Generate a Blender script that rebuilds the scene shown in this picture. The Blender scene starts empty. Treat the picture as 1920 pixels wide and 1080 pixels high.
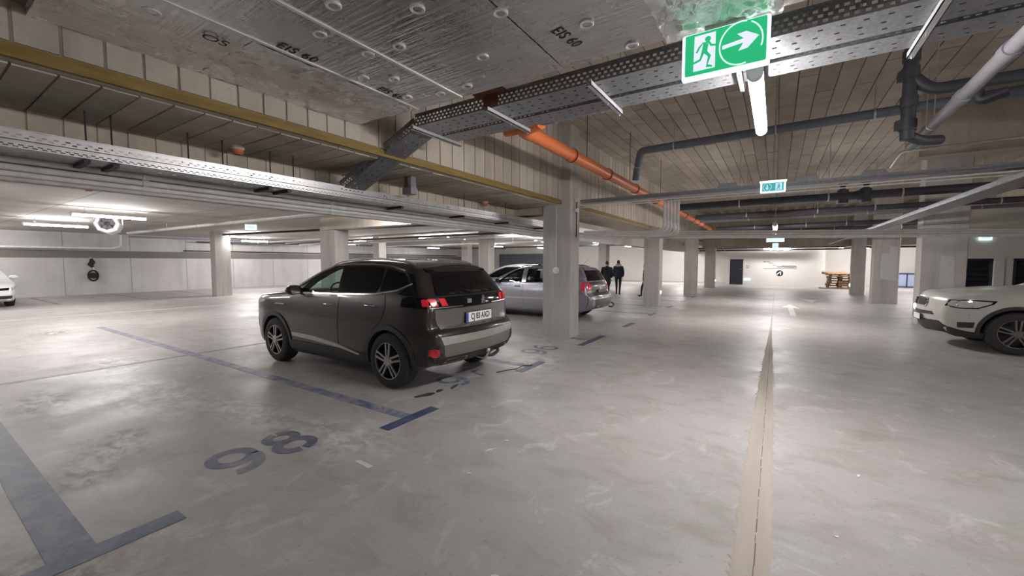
import bpy, bmesh, math, random
from mathutils import Vector, Matrix
from mathutils.bvhtree import BVHTree
from mathutils.geometry import tessellate_polygon
random.seed(7)
SC = bpy.context.scene
COL = SC.collection
PI = math.pi

# ---------------------------------------------------------------- camera, world, exposure
cam_d = bpy.data.cameras.new('camera'); cam = bpy.data.objects.new('camera', cam_d); COL.objects.link(cam)
cam_d.sensor_width = 36.0; cam_d.lens = 36.0*768.0/1920.0; cam_d.clip_start = 0.05; cam_d.clip_end = 300
cam.location = (0, 0, 1.6)
cam.rotation_euler = (PI/2 - math.atan(49/768.0), 0, math.atan(495/768.0))
SC.camera = cam
W = bpy.data.worlds.new('world'); SC.world = W; W.use_nodes = True
W.node_tree.nodes['Background'].inputs[0].default_value = (0.9, 0.93, 1.0, 1)
W.node_tree.nodes['Background'].inputs[1].default_value = 0.15
SC.view_settings.view_transform = 'Standard'; SC.view_settings.look = 'None'
SC.view_settings.gamma = 1.0; SC.view_settings.use_curve_mapping = False
SC.view_settings.exposure = 0.0
SC.cycles.max_bounces = 10; SC.cycles.diffuse_bounces = 6; SC.cycles.glossy_bounces = 4
SC.cycles.transparent_max_bounces = 12; SC.cycles.sample_clamp_indirect = 6.0
SC.cycles.use_denoising = True
SC.cycles.caustics_reflective = False; SC.cycles.caustics_refractive = False
LAMP_STRENGTH = 240.0

# ---------------------------------------------------------------- materials
MATS = {}
class NT:
    def __init__(s, name):
        s.m = bpy.data.materials.new(name); s.m.use_nodes = True; s.t = s.m.node_tree
        s.b = s.t.nodes['Principled BSDF']; s.n = s.t.nodes; s.l = s.t.links
        MATS[name] = s.m
    def node(s, typ, **kw):
        n = s.n.new(typ)
        for k, v in kw.items():
            if k.startswith('i_'):
                key = k[2:]; key = int(key) if key.isdigit() else key.replace('_', ' ')
                n.inputs[key].default_value = v
            else: setattr(n, k, v)
        return n
    def link(s, a, b): s.l.new(a, b)
    def pos(s, scale=(1, 1, 1), rot=(0, 0, 0)):
        g = s.node('ShaderNodeNewGeometry'); m = s.node('ShaderNodeMapping')
        m.inputs['Scale'].default_value = scale; m.inputs['Rotation'].default_value = rot
        s.link(g.outputs['Position'], m.inputs['Vector']); return m.outputs['Vector']
    def noise(s, vec, scale, detail=4, rough=.6, dist=0.0):
        n = s.node('ShaderNodeTexNoise'); n.inputs['Scale'].default_value = scale
        n.inputs['Detail'].default_value = detail; n.inputs['Roughness'].default_value = rough
        n.inputs['Distortion'].default_value = dist
        s.link(vec, n.inputs['Vector']); return n.outputs['Fac']
    def ramp(s, fac, stops):
        r = s.node('ShaderNodeValToRGB'); e = r.color_ramp.elements
        while len(e) < len(stops): e.new(.5)
        for el, (p, c) in zip(e, stops):
            el.position = p; el.color = (c, c, c, 1) if isinstance(c, (int, float)) else (*c, 1)
        s.link(fac, r.inputs['Fac']); return r.outputs['Color']
    def mix(s, fac, a, b, blend='MIX'):
        m = s.node('ShaderNodeMix', data_type='RGBA', blend_type=blend)
        for sock, v in ((m.inputs[0], fac), (m.inputs[6], a), (m.inputs[7], b)):
            if hasattr(v, 'links'): s.link(v, sock)
            elif isinstance(v, (int, float)): sock.default_value = v if sock == m.inputs[0] else (v, v, v, 1)
            else: sock.default_value = (*v, 1)
        return m.outputs[2]
    def bump(s, h, strength=.3, dist=.01, prev=None):
        b = s.node('ShaderNodeBump'); b.inputs['Strength'].default_value = strength; b.inputs['Distance'].default_value = dist
        s.link(h, b.inputs['Height'])
        if prev is not None: s.link(prev, b.inputs['Normal'])
        s.link(b.outputs['Normal'], s.b.inputs['Normal']); return b.outputs['Normal']
    def set(s, **kw):
        for k, v in kw.items():
            key = {'col': 'Base Color', 'rough': 'Roughness', 'metal': 'Metallic', 'spec': 'Specular IOR Level', 'coat': 'Coat Weight',
                   'emit': 'Emission Color', 'es': 'Emission Strength', 'ccr': 'Coat Roughness', 'alpha': 'Alpha'}[k]
            sock = s.b.inputs[key]
            if hasattr(v, 'links'): s.link(v, sock)
            elif isinstance(v, tuple): sock.default_value = (*v, 1)
            else: sock.default_value = v
        return s

def plain(name, col, rough=.5, metal=0.0, **kw):
    n = NT(name).set(rough=rough, metal=metal, **kw)
    v = n.noise(n.pos(), 9, 3)
    d = tuple(c*.86 for c in col)
    n.set(col=n.mix(n.ramp(v, [(.35, 0), (.65, 1)]), d, col))
    return n.m

def concrete(name, a, b, rough=.85, streak=None, scale=1.0, joints=None):
    n = NT(name); p = n.pos()
    c = n.mix(n.ramp(n.noise(p, .8*scale, 6, .62, .3), [(.3, 0), (.7, 1)]), a, b)
    sp = n.noise(p, 22*scale, 5, .7)
    c = n.mix(n.ramp(sp, [(.3, .25), (.55, 0)]), c, tuple(x*.6 for x in a))
    if streak:
        s2 = n.noise(n.pos(scale=streak), 1.0, 4, .6)
        c = n.mix(n.ramp(s2, [(.45, 0), (.75, .55)]), c, tuple(x*.62 for x in a))
    if joints:
        ax, pitch, width = joints
        g = n.node('ShaderNodeNewGeometry'); x = n.node('ShaderNodeSeparateXYZ'); n.link(g.outputs['Position'], x.inputs[0])
        d1 = n.node('ShaderNodeMath', operation='DIVIDE'); n.link(x.outputs[ax], d1.inputs[0]); d1.inputs[1].default_value = pitch
        f = n.node('ShaderNodeMath', operation='FRACT'); n.link(d1.outputs[0], f.inputs[0])
        lt = n.node('ShaderNodeMath', operation='LESS_THAN'); n.link(f.outputs[0], lt.inputs[0]); lt.inputs[1].default_value = width/pitch
        c = n.mix(lt.outputs[0], c, tuple(x*.55 for x in a))
    n.set(col=c, rough=rough)
    n.bump(n.noise(p, 45*scale, 4, .65), .25, .006)
    return n.m

def floor_mat():
    n = NT('floor_concrete'); p = n.pos()
    big = n.noise(p, .35, 5, .6, .4)
    c = n.mix(n.ramp(big, [(.35, 0), (.65, 1)]), (.37, .358, .348), (.445, .432, .423))
    med = n.noise(n.pos(scale=(1, 1.6, 1)), 1.9, 7, .68, .6)
    c = n.mix(n.ramp(med, [(.36, .6), (.52, 0)]), c, (.295, .278, .255))
    c = n.mix(n.ramp(n.noise(n.pos(scale=(1.3, 1, 1), rot=(0, 0, .5)), 2.6, 8, .7, .8), [(.56, 0), (.68, .7)]), c, (.56, .55, .54))
    c = n.mix(n.ramp(n.noise(p, 30, 3, .7), [(.58, 0), (.72, .6)]), c, (.25, .235, .21))
    c = n.mix(n.ramp(n.noise(n.pos(scale=(.5, 1.5, 1), rot=(0, 0, -.35)), .9, 6, .7, 1.2), [(.6, 0), (.74, .55)]), c, (.26, .235, .195))
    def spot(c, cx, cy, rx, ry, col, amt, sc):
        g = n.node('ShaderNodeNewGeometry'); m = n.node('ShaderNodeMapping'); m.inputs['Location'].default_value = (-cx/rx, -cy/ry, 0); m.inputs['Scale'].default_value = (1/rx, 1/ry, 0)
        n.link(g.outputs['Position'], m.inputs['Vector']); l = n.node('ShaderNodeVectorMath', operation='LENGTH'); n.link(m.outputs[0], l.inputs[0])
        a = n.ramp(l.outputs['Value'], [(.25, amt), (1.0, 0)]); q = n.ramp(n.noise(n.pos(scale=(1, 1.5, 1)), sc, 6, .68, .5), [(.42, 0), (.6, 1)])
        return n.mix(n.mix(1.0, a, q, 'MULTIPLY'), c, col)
    for (cx, cy, rx, ry) in ((-4.75, 1.02, .55, .34), (-5.0, 1.22, .3, .2), (-4.3, .75, .5, .3), (-13.6, 2.1, .8, .5), (-6.9, .9, .9, .4), (-2.9, .2, .8, .6)): c = spot(c, cx, cy, rx, ry, (.11, .09, .06), .95, 5)
    for (cx, cy, rx, ry) in ((-6.2, 1.7, 1.6, .6), (-3.3, 2.25, .8, .5), (-3.2, 5.7, .5, .9), (-4.6, 2.1, 1.2, .4), (-3.6, 11.8, .6, 1.2), (-8.6, 2.0, 1.2, .5)): c = spot(c, cx, cy, rx, ry, (.66, .65, .64), 1.0, 5)  # pale scuffs, and lamp reflections painted in as pale spots
    n.set(col=c, rough=n.ramp(n.noise(p, 1.4, 6, .65, .5), [(.3, .36), (.7, .60)]), spec=.45)
    n.bump(n.noise(p, 60, 3, .7), .12, .003)
    return n.m

def foil_mat(name, wr):
    n = NT(name); p = n.pos()
    rib = n.noise(n.pos(scale=(1.6, 30, 1), rot=(0, 0, .06)), 1.0, 4, .55)
    v = n.node('ShaderNodeTexVoronoi', feature='DISTANCE_TO_EDGE'); v.inputs['Scale'].default_value = 9
    n.link(n.pos(scale=(1, 1.4, 1)), v.inputs['Vector'])
    n.set(col=(.66, .65, .65), metal=1.0, rough=n.ramp(n.noise(p, 3, 4, .6), [(.3, .20), (.7, .36)]))
    if wr: n.set(col=(.82, .81, .80), metal=.55, rough=.38)
    b = n.bump(rib, .45, .02)
    n.bump(n.noise(n.pos(scale=(1, .55, 1)) if wr else p, 5, 4 if wr else 5, .5 if wr else .6, 1.5), wr or .3, .06 if wr else .02, b)
    return n.m

def glass_mat(name, tint, keep):
    n = NT(name); t = n.t
    out = [x for x in n.n if x.type == 'OUTPUT_MATERIAL'][0]
    tr = n.node('ShaderNodeBsdfTransparent'); tr.inputs[0].default_value = (*[x*keep for x in tint], 1)
    gl = n.node('ShaderNodeBsdfGlossy'); gl.inputs['Roughness'].default_value = .03
    fr = n.node('ShaderNodeFresnel'); fr.inputs['IOR'].default_value = 1.5
    mx = n.node('ShaderNodeMixShader'); n.link(fr.outputs[0], mx.inputs[0]); n.link(tr.outputs[0], mx.inputs[1]); n.link(gl.outputs[0], mx.inputs[2])
    n.link(mx.outputs[0], out.inputs['Surface']); n.n.remove(n.b)
    return n.m

def emit_mat(name, col, strength):
    n = NT(name).set(col=tuple(min(1, c) for c in col), emit=col, es=strength, rough=.5); return n.m

def paint_mat(name, col, wear=.5):
    n = NT(name); p = n.pos()
    w = n.ramp(n.noise(p, 5, 7, .72, .6), [(.42, 0), (.62, wear)])
    c = n.mix(n.ramp(n.noise(p, 1.3, 4, .6), [(.3, 0), (.7, 1)]), tuple(x*.8 for x in col), col)
    n.set(col=n.mix(w, c, (.42, .41, .40)), rough=.5); return n.m

def car_paint(name, col, dirt, metal=.35, dust=(.21, .19, .165), top=.75):
    n = NT(name); p = n.pos()
    g = n.node('ShaderNodeNewGeometry'); x = n.node('ShaderNodeSeparateXYZ'); n.link(g.outputs['Position'], x.inputs[0])
    low = n.ramp(x.outputs[2], [(.15, 1.0), (top, .12)])
    d = n.mix(1.0, low, n.ramp(n.noise(n.pos(scale=(1, 1, 1.4)), 1.6, 4, .55, .2), [(.2, dirt*.4), (.8, dirt)]), 'MULTIPLY')
    c = n.mix(d, col, dust)
    n.set(col=c, rough=n.mix(d, (.26,)*3, (.6,)*3), metal=metal, coat=.35, ccr=.08, spec=.4)
    return n.m

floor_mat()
concrete('wall_concrete', (.46, .45, .45), (.56, .55, .55), joints=(1, 2.4, .03), streak=(.6, 1.2, .25))
concrete('wall_white', (.62, .60, .57), (.70, .68, .655))
concrete('band_concrete', (.15, .14, .125), (.19, .18, .16))
concrete('column_concrete', (.42, .40, .385), (.52, .50, .48), streak=(5, 5, .5))
concrete('ceiling_concrete', (.40, .375, .345), (.49, .465, .43), joints=(1, 2.5, .035), streak=(.9, .35, 1))
concrete('high_concrete', (.29, .255, .205), (.36, .32, .26))
concrete('plank_concrete', (.40, .355, .30), (.51, .465, .40), streak=(3, 3, .6))
concrete('plank_concrete_pale', (.44, .395, .335), (.55, .505, .44), streak=(3, 3, .6))
concrete('plank_concrete_dark', (.36, .32, .265), (.46, .415, .35), streak=(3, 3, .6))
concrete('soffit_concrete_lit', (.56, .50, .415), (.66, .60, .51), streak=(3, 3, .6))  # plank concrete lightened to stand in for light on soffit and deep beam
concrete('patch_concrete', (.52, .51, .50), (.58, .57, .56))
concrete('joint_mortar', (.46, .42, .36), (.56, .52, .455), scale=2)
plain('joint_groove', (.30, .26, .21), .9)
NT('yellow_board').set(rough=.8)
_y = MATS['yellow_board']; 
def _yb():
    n = NT('yellow_board_grain'); c = n.mix(n.ramp(n.noise(n.pos(scale=(1, .8, 6)), 4, 5, .6), [(.3, 0), (.7, 1)]), (.17, .11, .025), (.27, .19, .055))
    n.set(col=c, rough=.75)
_yb()
foil_mat('foil', 0); foil_mat('foil_crumpled', .6)
plain('foil_seam', (.80, .80, .80), .45, .2)
def galv():
    n = NT('galvanised_steel'); v = n.node('ShaderNodeTexVoronoi'); v.inputs['Scale'].default_value = 60; n.link(n.pos(), v.inputs['Vector'])
    n.set(col=n.mix(n.ramp(v.outputs['Color'], [(.2, 0), (.8, 1)]), (.27, .28, .30), (.35, .36, .38)), metal=.75, rough=.40)
galv()
plain('bright_zinc', (.62, .63, .64), .35, .75)
plain('grey_conduit', (.66, .645, .635), .4)
plain('grey_pipe', (.25, .25, .275), .5)
plain('dark_pipe', (.05, .052, .066), .5)
plain('blue_grey_pipe', (.16, .18, .22), .5)
plain('orange_pvc', (.66, .17, .05), .4)
plain('black_rubber', (.018, .017, .016), .8)
plain('rust_stain', (.16, .06, .035), .8)
plain('white_plastic', (.78, .78, .78), .4)
plain('detector_orange', (.62, .20, .07), .5)
plain('black_ink', (.012, .012, .014), .6)
plain('dark_steel', (.05, .05, .055), .5, .6)
plain('door_black', (.016, .018, .028), .45)
plain('gate_black', (.022, .026, .038), .5)
plain('blue_grey_panel', (.115, .125, .155), .5)
plain('cabinet_blue', (.42, .48, .68), .45)
plain('cabinet_frame', (.05, .07, .16), .45)
plain('pallet_wood', (.42, .27, .15), .8)
plain('pallet_wood_dark', (.24, .145, .08), .85)
plain('cable_red', (.35, .05, .03), .5)
plain('cable_grey', (.30, .30, .33), .5)
plain('cable_white', (.7, .7, .72), .5)
plain('paper_white', (.75, .74, .72), .7)
plain('oil_stain', (.09, .08, .07), .35)
plain('dirt_stain', (.20, .165, .115), .7)
paint_mat('blue_paint', (.045, .07, .165), .2)
paint_mat('blue_paint_faded', (.12, .15, .28), .7)
paint_mat('grey_paint', (.115, .13, .205), .4)
paint_mat('dark_line', (.20, .185, .185), .5)
paint_mat('white_paint', (.80, .79, .77), .35)
emit_mat('lamp_diffuser', (1.0, .95, .932), LAMP_STRENGTH)
emit_mat('sign_green', (.02, .42, .17), 1.0)
emit_mat('sign_white', (.80, .82, .95), .9)
emit_mat('sign_edge', (.78, 1.0, .95), 1.5)
emit_mat('sign_teal', (.05, .36, .36), .9)
emit_mat('sign_pale', (.55, .75, .95), .85)
emit_mat('marker_glow', (.72, .90, 1.0), 3.0)
emit_mat('sign_far', (.40, .70, .80), 1.3)
car_paint('suv_paint', (.020, .0185, .017), .8, .4)
car_paint('suv_paint_dusty', (.13, .122, .112), .9, .25, top=1.3)
car_paint('wagon_paint', (.33, .335, .40), .5, .55)
car_paint('wagon_rear_paint', (.055, .053, .047), .8, .3, (.14, .13, .11), 1.3)
car_paint('silver_paint', (.50, .50, .51), .1, .6)
car_paint('white_car_paint', (.80, .80, .80), .05, .0)
car_paint('ivory_car_paint', (.52, .51, .48), .2, .0)
plain('black_plastic', (.030, .029, .028), .55)
plain('black_gloss', (.007, .007, .008), .10, spec=.3)
plain('dark_glass', (.006, .006, .007), .05, spec=.28)
plain('chrome', (.80, .80, .80), .14, 1.0)
plain('satin_silver', (.50, .49, .47), .35, .7)
plain('tyre_rubber', (.035, .033, .031), .85)
plain('alloy', (.42, .41, .40), .35, .8); plain('alloy_dim', (.16, .155, .15), .4, .7)
plain('alloy_black', (.02, .02, .02), .35)
NT('red_lens').set(col=(.55, .02, .035), rough=.15, emit=(.8, .03, .06), es=.16)
plain('red_reflector', (.62, .05, .05), .2)
plain('clear_lens', (.72, .73, .74), .08, .3)
plain('seat_fabric', (.04, .04, .045), .85)
plain('plate_white', (.80, .80, .80), .4)
plain('plate_blue', (.03, .08, .42), .4)
glass_mat('clear_glass', (.78, .93, .88), .85)
glass_mat('tinted_glass', (.7, .75, .75), .22)
plain('coat_black', (.012, .012, .014), .85)
plain('coat_navy', (.022, .026, .055), .85)
plain('trouser_black', (.014, .014, .017), .85)
plain('fur_pale', (.55, .50, .45), .95)
plain('skin_tone', (.48, .30, .22), .6)
plain('hair_dark', (.02, .016, .013), .7)

# ---------------------------------------------------------------- mesh helpers
class MB:
    def __init__(s): s.v = []; s.f = []; s.m = []; s.mats = []
    def mi(s, m):
        if m is None: return 0
        if m not in s.mats: s.mats.append(m)
        return s.mats.index(m)
    def add(s, vs, fs, m=None):
        o = len(s.v); s.v += [tuple(v) for v in vs]; k = s.mi(m)
        for f in fs: s.f.append(tuple(i+o for i in f)); s.m.append(k)
        return s
    def box(s, x0, x1, y0, y1, z0, z1, m=None):
        v = [(x, y, z) for z in (z0, z1) for y in (y0, y1) for x in (x0, x1)]
        return s.add(v, [(0, 2, 3, 1), (4, 5, 7, 6), (0, 1, 5, 4), (2, 6, 7, 3), (0, 4, 6, 2), (1, 3, 7, 5)], m)
    def obox(s, a, b, w, h, up=(0, 0, 1), m=None):
        a = Vector(a); b = Vector(b); d = (b-a).normalized(); u = Vector(up); r = d.cross(u).normalized(); u = r.cross(d)
        vs = []
        for p in (a, b):
            for sy in (-.5, .5):
                for sx in (-.5, .5): vs.append(p+r*w*sx+u*h*sy)
        return s.add(vs, [(0, 1, 3, 2), (4, 6, 7, 5), (0, 4, 5, 1), (2, 3, 7, 6), (0, 2, 6, 4), (1, 5, 7, 3)], m)
    def tube(s, pts, r, seg=12, m=None, cap=True):
        pts = [Vector(p) for p in pts]; n = len(pts); base = len(s.v); k = s.mi(m)
        prev = None
        for i, p in enumerate(pts):
            d = (pts[min(i+1, n-1)]-pts[max(i-1, 0)]).normalized()
            if prev is None:
                u = Vector((0, 0, 1)) if abs(d.z) < .9 else Vector((1, 0, 0)); u = (u-d*u.dot(d)).normalized()
            else: u = (prev-d*prev.dot(d)).normalized()
            prev = u; w = d.cross(u); rr = r[i] if isinstance(r, (list, tuple)) else r
            for j in range(seg):
                a = 2*PI*j/seg; s.v.append(tuple(p+u*math.cos(a)*rr+w*math.sin(a)*rr))
        for i in range(n-1):
            for j in range(seg):
                j2 = (j+1) % seg
                s.f.append((base+i*seg+j, base+i*seg+j2, base+(i+1)*seg+j2, base+(i+1)*seg+j)); s.m.append(k)
        if cap:
            s.f.append(tuple(base+j for j in reversed(range(seg)))); s.m.append(k)
            s.f.append(tuple(base+(n-1)*seg+j for j in range(seg))); s.m.append(k)
        return s
    def lathe(s, prof, origin, axis, seg=24, m=None, closed=False):
        o = Vector(origin); d = Vector(axis).normalized()
        u = Vector((0, 0, 1)) if abs(d.z) < .9 else Vector((1, 0, 0)); u = (u-d*u.dot(d)).normalized(); w = d.cross(u)
        base = len(s.v); k = s.mi(m); n = len(prof)
        for (r, h) in prof:
            for j in range(seg):
                a = 2*PI*j/seg; s.v.append(tuple(o+d*h+(u*math.cos(a)+w*math.sin(a))*r))
        for i in range(n if closed else n-1):
            i2 = (i+1) % n
            for j in range(seg):
                j2 = (j+1) % seg
                s.f.append((base+i*seg+j, base+i*seg+j2, base+i2*seg+j2, base+i2*seg+j)); s.m.append(k)
        return s
    def prism(s, poly, fn, t0, t1, m=None):
        """poly 2-D (ccw), fn(u,v,t)->3-D"""
        n = len(poly); vs = [fn(u, v, t0) for u, v in poly]+[fn(u, v, t1) for u, v in poly]
        tri = tessellate_polygon([[Vector((u, v, 0)) for u, v in poly]])
        fs = [tuple(t) for t in tri]+[tuple(i+n for i in reversed(t)) for t in tri]
        fs += [(i, (i+1) % n, n+(i+1) % n, n+i) for i in range(n)]
        return s.add(vs, fs, m)
    def mesh(s, name, mat=None, smooth=False, recalc=True):
        me = bpy.data.meshes.new(name); me.from_pydata(s.v, [], s.f)
        for mm in (s.mats or [mat]): me.materials.append(MATS[mm] if isinstance(mm, str) else mm)
        me.polygons.foreach_set('material_index', s.m)
        if recalc:
            bm = bmesh.new(); bm.from_mesh(me); bmesh.ops.recalc_face_normals(bm, faces=bm.faces[:]); bm.to_mesh(me); bm.free()
        if smooth: shade(me, smooth)
        me.update(); return me
    def build(s, name, mat=None, parent=None, smooth=False, recalc=True, **kw):
        return link(name, s.mesh(name, mat, smooth, recalc), parent, **kw)

def shade(me, angle=35):
    me.polygons.foreach_set('use_smooth', [True]*len(me.polygons))
    a = math.radians(35 if angle is True else angle)
    bm = bmesh.new(); bm.from_mesh(me)
    for e in bm.edges:
        e.smooth = not (len(e.link_faces) == 2 and e.calc_face_angle(0) > a)
    bm.to_mesh(me); bm.free()

def tag(o, label=None, cat=None, group=None, kind=None):
    if label: o['label'] = label
    if cat: o['category'] = cat
    if group: o['group'] = group
    if kind: o['kind'] = kind
    return o
def link(name, me, parent=None, **kw):
    o = bpy.data.objects.new(name, me); COL.objects.link(o)
    if parent is not None: o.parent = parent
    return tag(o, **kw)
def thing(name, label, cat, loc=(0, 0, 0), rz=0, group=None, **kw):
    o = bpy.data.objects.new(name, None); COL.objects.link(o); o.location = loc; o.rotation_euler = (0, 0, rz)
    o.empty_display_size = .1
    return tag(o, label, cat, group)
def dup(root, loc=None, rz=None, label=None, group=None):
    c = root.copy(); COL.objects.link(c)
    if loc is not None: c.location = loc
    if rz is not None: c.rotation_euler = (0, 0, rz)
    if label: c['label'] = label
    if group: c['group'] = group
    def rec(a, b):
        for ch in list(a.children):
            k = ch.copy(); COL.objects.link(k); k.parent = b; rec(ch, k)
    rec(root, c); return c
def evaluated(o):
    dg = bpy.context.evaluated_depsgraph_get(); dg.update()
    return bpy.data.meshes.new_from_object(o.evaluated_get(dg), depsgraph=dg)
def text_mesh(body, size, depth=.0005, align='CENTER', spacing=1.0, offset=0.0):
    c = bpy.data.curves.new('text', 'FONT'); c.body = body; c.size = size; c.extrude = depth; c.align_x = align; c.align_y = 'CENTER'
    c.space_character = spacing; c.offset = offset
    o = bpy.data.objects.new('text', c); COL.objects.link(o)
    me = evaluated(o); bpy.data.objects.remove(o); return me
def bez(pts, n=5, r=.08):
    """polyline with rounded corners"""
    out = [Vector(pts[0])]
    for i in range(1, len(pts)-1):
        a, b, c = (Vector(p) for p in pts[i-1:i+2])
        da = (a-b); dc = (c-b); rr = min(r, da.length*.49, dc.length*.49)
        p0 = b+da.normalized()*rr; p2 = b+dc.normalized()*rr
        for k in range(n+1):
            t = k/n; out.append(p0*(1-t)**2+b*2*t*(1-t)+p2*t*t)
    out.append(Vector(pts[-1])); return out
def stroke2d(pts, w):
    """flat ribbon quads along 2-D pts -> verts, faces"""
    vs = []; n = len(pts)
    for i in range(n):
        a = Vector(pts[max(i-1, 0)]); b = Vector(pts[min(i+1, n-1)]); d = (b-a).normalized(); nn = Vector((-d.y, d.x))
        p = Vector(pts[i]); vs += [p+nn*w/2, p-nn*w/2]
    return vs, [(2*i, 2*i+1, 2*i+3, 2*i+2) for i in range(n-1)]
def arc(cx, cy, rx, ry, a0, a1, n=20):
    return [(cx+rx*math.cos(math.radians(a0+(a1-a0)*i/n)), cy+ry*math.sin(math.radians(a0+(a1-a0)*i/n))) for i in range(n+1)]

# ================================================================ THE SETTING
def struct(name, mb, mat, label, parent=None, **kw):
    o = mb.build(name, mat, parent, **kw)
    if parent is None: tag(o, label, None, None, 'structure')
    return o
XL, XR, YN, YB = -28.3, 8.8, -6.0, 35.4
XF = -3.81            # beam face towards the aisle
floor = struct('floor', MB().box(XL-.3, XR+.3, YN-.3, YB+.8, -.2, 0), 'floor_concrete', 'worn grey concrete garage floor with pale scuffs, painted lamp reflections and brown stains')
# left hall: low slab
ceil_low = struct('ceiling_low', MB().box(XL-.3, -5.2, YN-.3, YB+.8, 3.0, 3.3), 'ceiling_concrete', 'low smooth concrete ceiling over the left parking bays')
ceil_far = struct('ceiling_far', MB().box(-5.2, XR+.3, 27.4, YB+.8, 2.62, 3.3), 'ceiling_concrete', 'low concrete ceiling at the far end of the aisle')
ceil_near = struct('ceiling_near', MB().box(XF, XR+.3, YN-.3, 2.97, 3.12, 4.9), 'high_concrete', 'concrete slab above the foil boards near the viewer')
ceil_high = struct('ceiling_high', MB().box(XF-.3, XR+.3, 2.9, 27.6, 4.42, 4.7), 'joint_groove', 'high brown board-marked concrete ceiling over the aisle')
# board-marked panels of the high ceiling (shared meshes)
pm = [MB().box(-.117, .117, -1.19, 1.19, -.012, .02).mesh('formwork_panel', m) for m in ('plank_concrete', 'plank_concrete_pale', 'plank_concrete_dark')]
rest = MB()
for i in range(50):
    x = XF+.125+i*.25
    for k in range(10):
        y = 2.97+1.2+k*2.4+(.8 if i % 2 else 0)
        if y > 26.3: continue
        if k < 6 and i < 46:
            p = link('formwork_panel', random.choice(pm), ceil_high); p.location = (x, y, 4.412-random.random()*.008)
        else: rest.box(x-.117, x+.117, y-1.19, y+1.19, 4.40, 4.43)
rest.build('far_panels', 'plank_concrete', ceil_high, kind='stuff')
# main beam along the aisle (upper), its soffit, and the deeper beam behind it
beam = struct('beam_aisle', MB().box(-5.0, XF+.0, YN, YB, 2.80, 4.5), 'joint_mortar', 'long concrete beam along the left side of the aisle')
fm = [MB().box(-.01, .012, -.091, .091, 0, 1).mesh('formwork_panel', m) for m in ('plank_concrete', 'plank_concrete_pale')]
y = -.6; i = 0
while y < 22.8:
    w = .2 if y < 3 else .25
    p = link('formwork_panel', random.choice(fm), beam); z0, z1 = 2.885, (3.10 if y < 2.9 else 4.40)
    p.location = (XF, y, z0); p.scale = (1+.5*random.random(), w/.2, z1-z0); y += w
sm = [MB().box(-.5, .58, -.093, .093, -.008, .01).mesh('soffit_panel', m) for m in ('soffit_concrete_lit', 'plank_concrete_pale')]
y = -.6
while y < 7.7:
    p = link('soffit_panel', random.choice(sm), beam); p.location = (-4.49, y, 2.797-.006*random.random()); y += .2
MB().box(-5.0, XF, 7.7, YB, 2.785, 2.8).build('soffit_slab', 'soffit_concrete_lit', beam)
struct('trim_1', MB().box(XF-.02, XF+.018, -5, 33, 2.795, 2.877), 'yellow_board_grain', 'yellow timber strip along the lower edge of the aisle beam')
beam2 = struct('beam_low', MB().box(-5.35, -5.0, YN, YB, 2.26, 3.2), 'joint_mortar', 'deep concrete beam hidden behind the left cable trays')
lm = [MB().box(-.01, .008, -.093, .093, 0, .53).mesh('formwork_panel', m) for m in ('soffit_concrete_lit', 'soffit_concrete_lit')]
y = -.6
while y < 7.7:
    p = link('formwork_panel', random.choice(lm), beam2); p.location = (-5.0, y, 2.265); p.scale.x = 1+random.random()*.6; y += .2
struct('beam_cross', MB().box(-12.4, -3.95, 7.85, 8.2, 2.62, 3.05), 'plank_concrete_pale', 'cross beam running left from the nearest column')
struct('beam_far', MB().box(XF+.02, XR+.3, 27.0, 27.5, 2.43, 4.5), 'plank_concrete_dark', 'brown concrete cross beam above the far end of the aisle')
struct('beam_right', MB().box(5.4, 5.9, 3.0, 27.0, 3.3, 4.45), 'plank_concrete_dark', 'concrete beam along the right side of the high ceiling')
# walls
wl = struct('wall_left', MB().box(XL-.3, XL, YN, YB+.8, 0, 3.0), 'wall_concrete', 'pale concrete wall with vertical joints along the left side')
MB().box(XL-.01, XL+.012, YN, YB, 1.79, 2.15).build('dark_band', 'band_concrete', wl, label='dark band along the upper wall')
struct('wall_back', MB().box(-3.05, 2.62, 33.0, YB+.5, 0, 3.0), 'wall_white', 'off-white end wall with the dark door and black wall graphic')
struct('wall_recess', MB().box(XL-.3, XR+.3, YB, YB+.4, 0, 3.2), 'wall_white', 'white far wall standing behind the end block')
struct('wall_right', MB().box(XR, XR+.3, YN, YB+.8, 0, 4.5), 'wall_white', 'white wall along the right side of the garage')
struct('wall_near', MB().box(XL-.3, XR+.3, YN-.3, YN, 0, 4.5), 'wall_concrete', 'concrete wall behind the viewer')
wg = struct('wall_gate', MB().box(4.6, XR, 18.1, 18.4, 1.70, 4.5).box(5.47, 5.67, 18.08, 18.4, 0, 1.71).box(7.4, XR, 18.1, 18.4, 0, 1.71).box(5.6, 5.86, 18.14, 18.4, 0, 1.71), 'wall_white', 'pale wall with louvred gates behind the ivory car')
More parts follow.
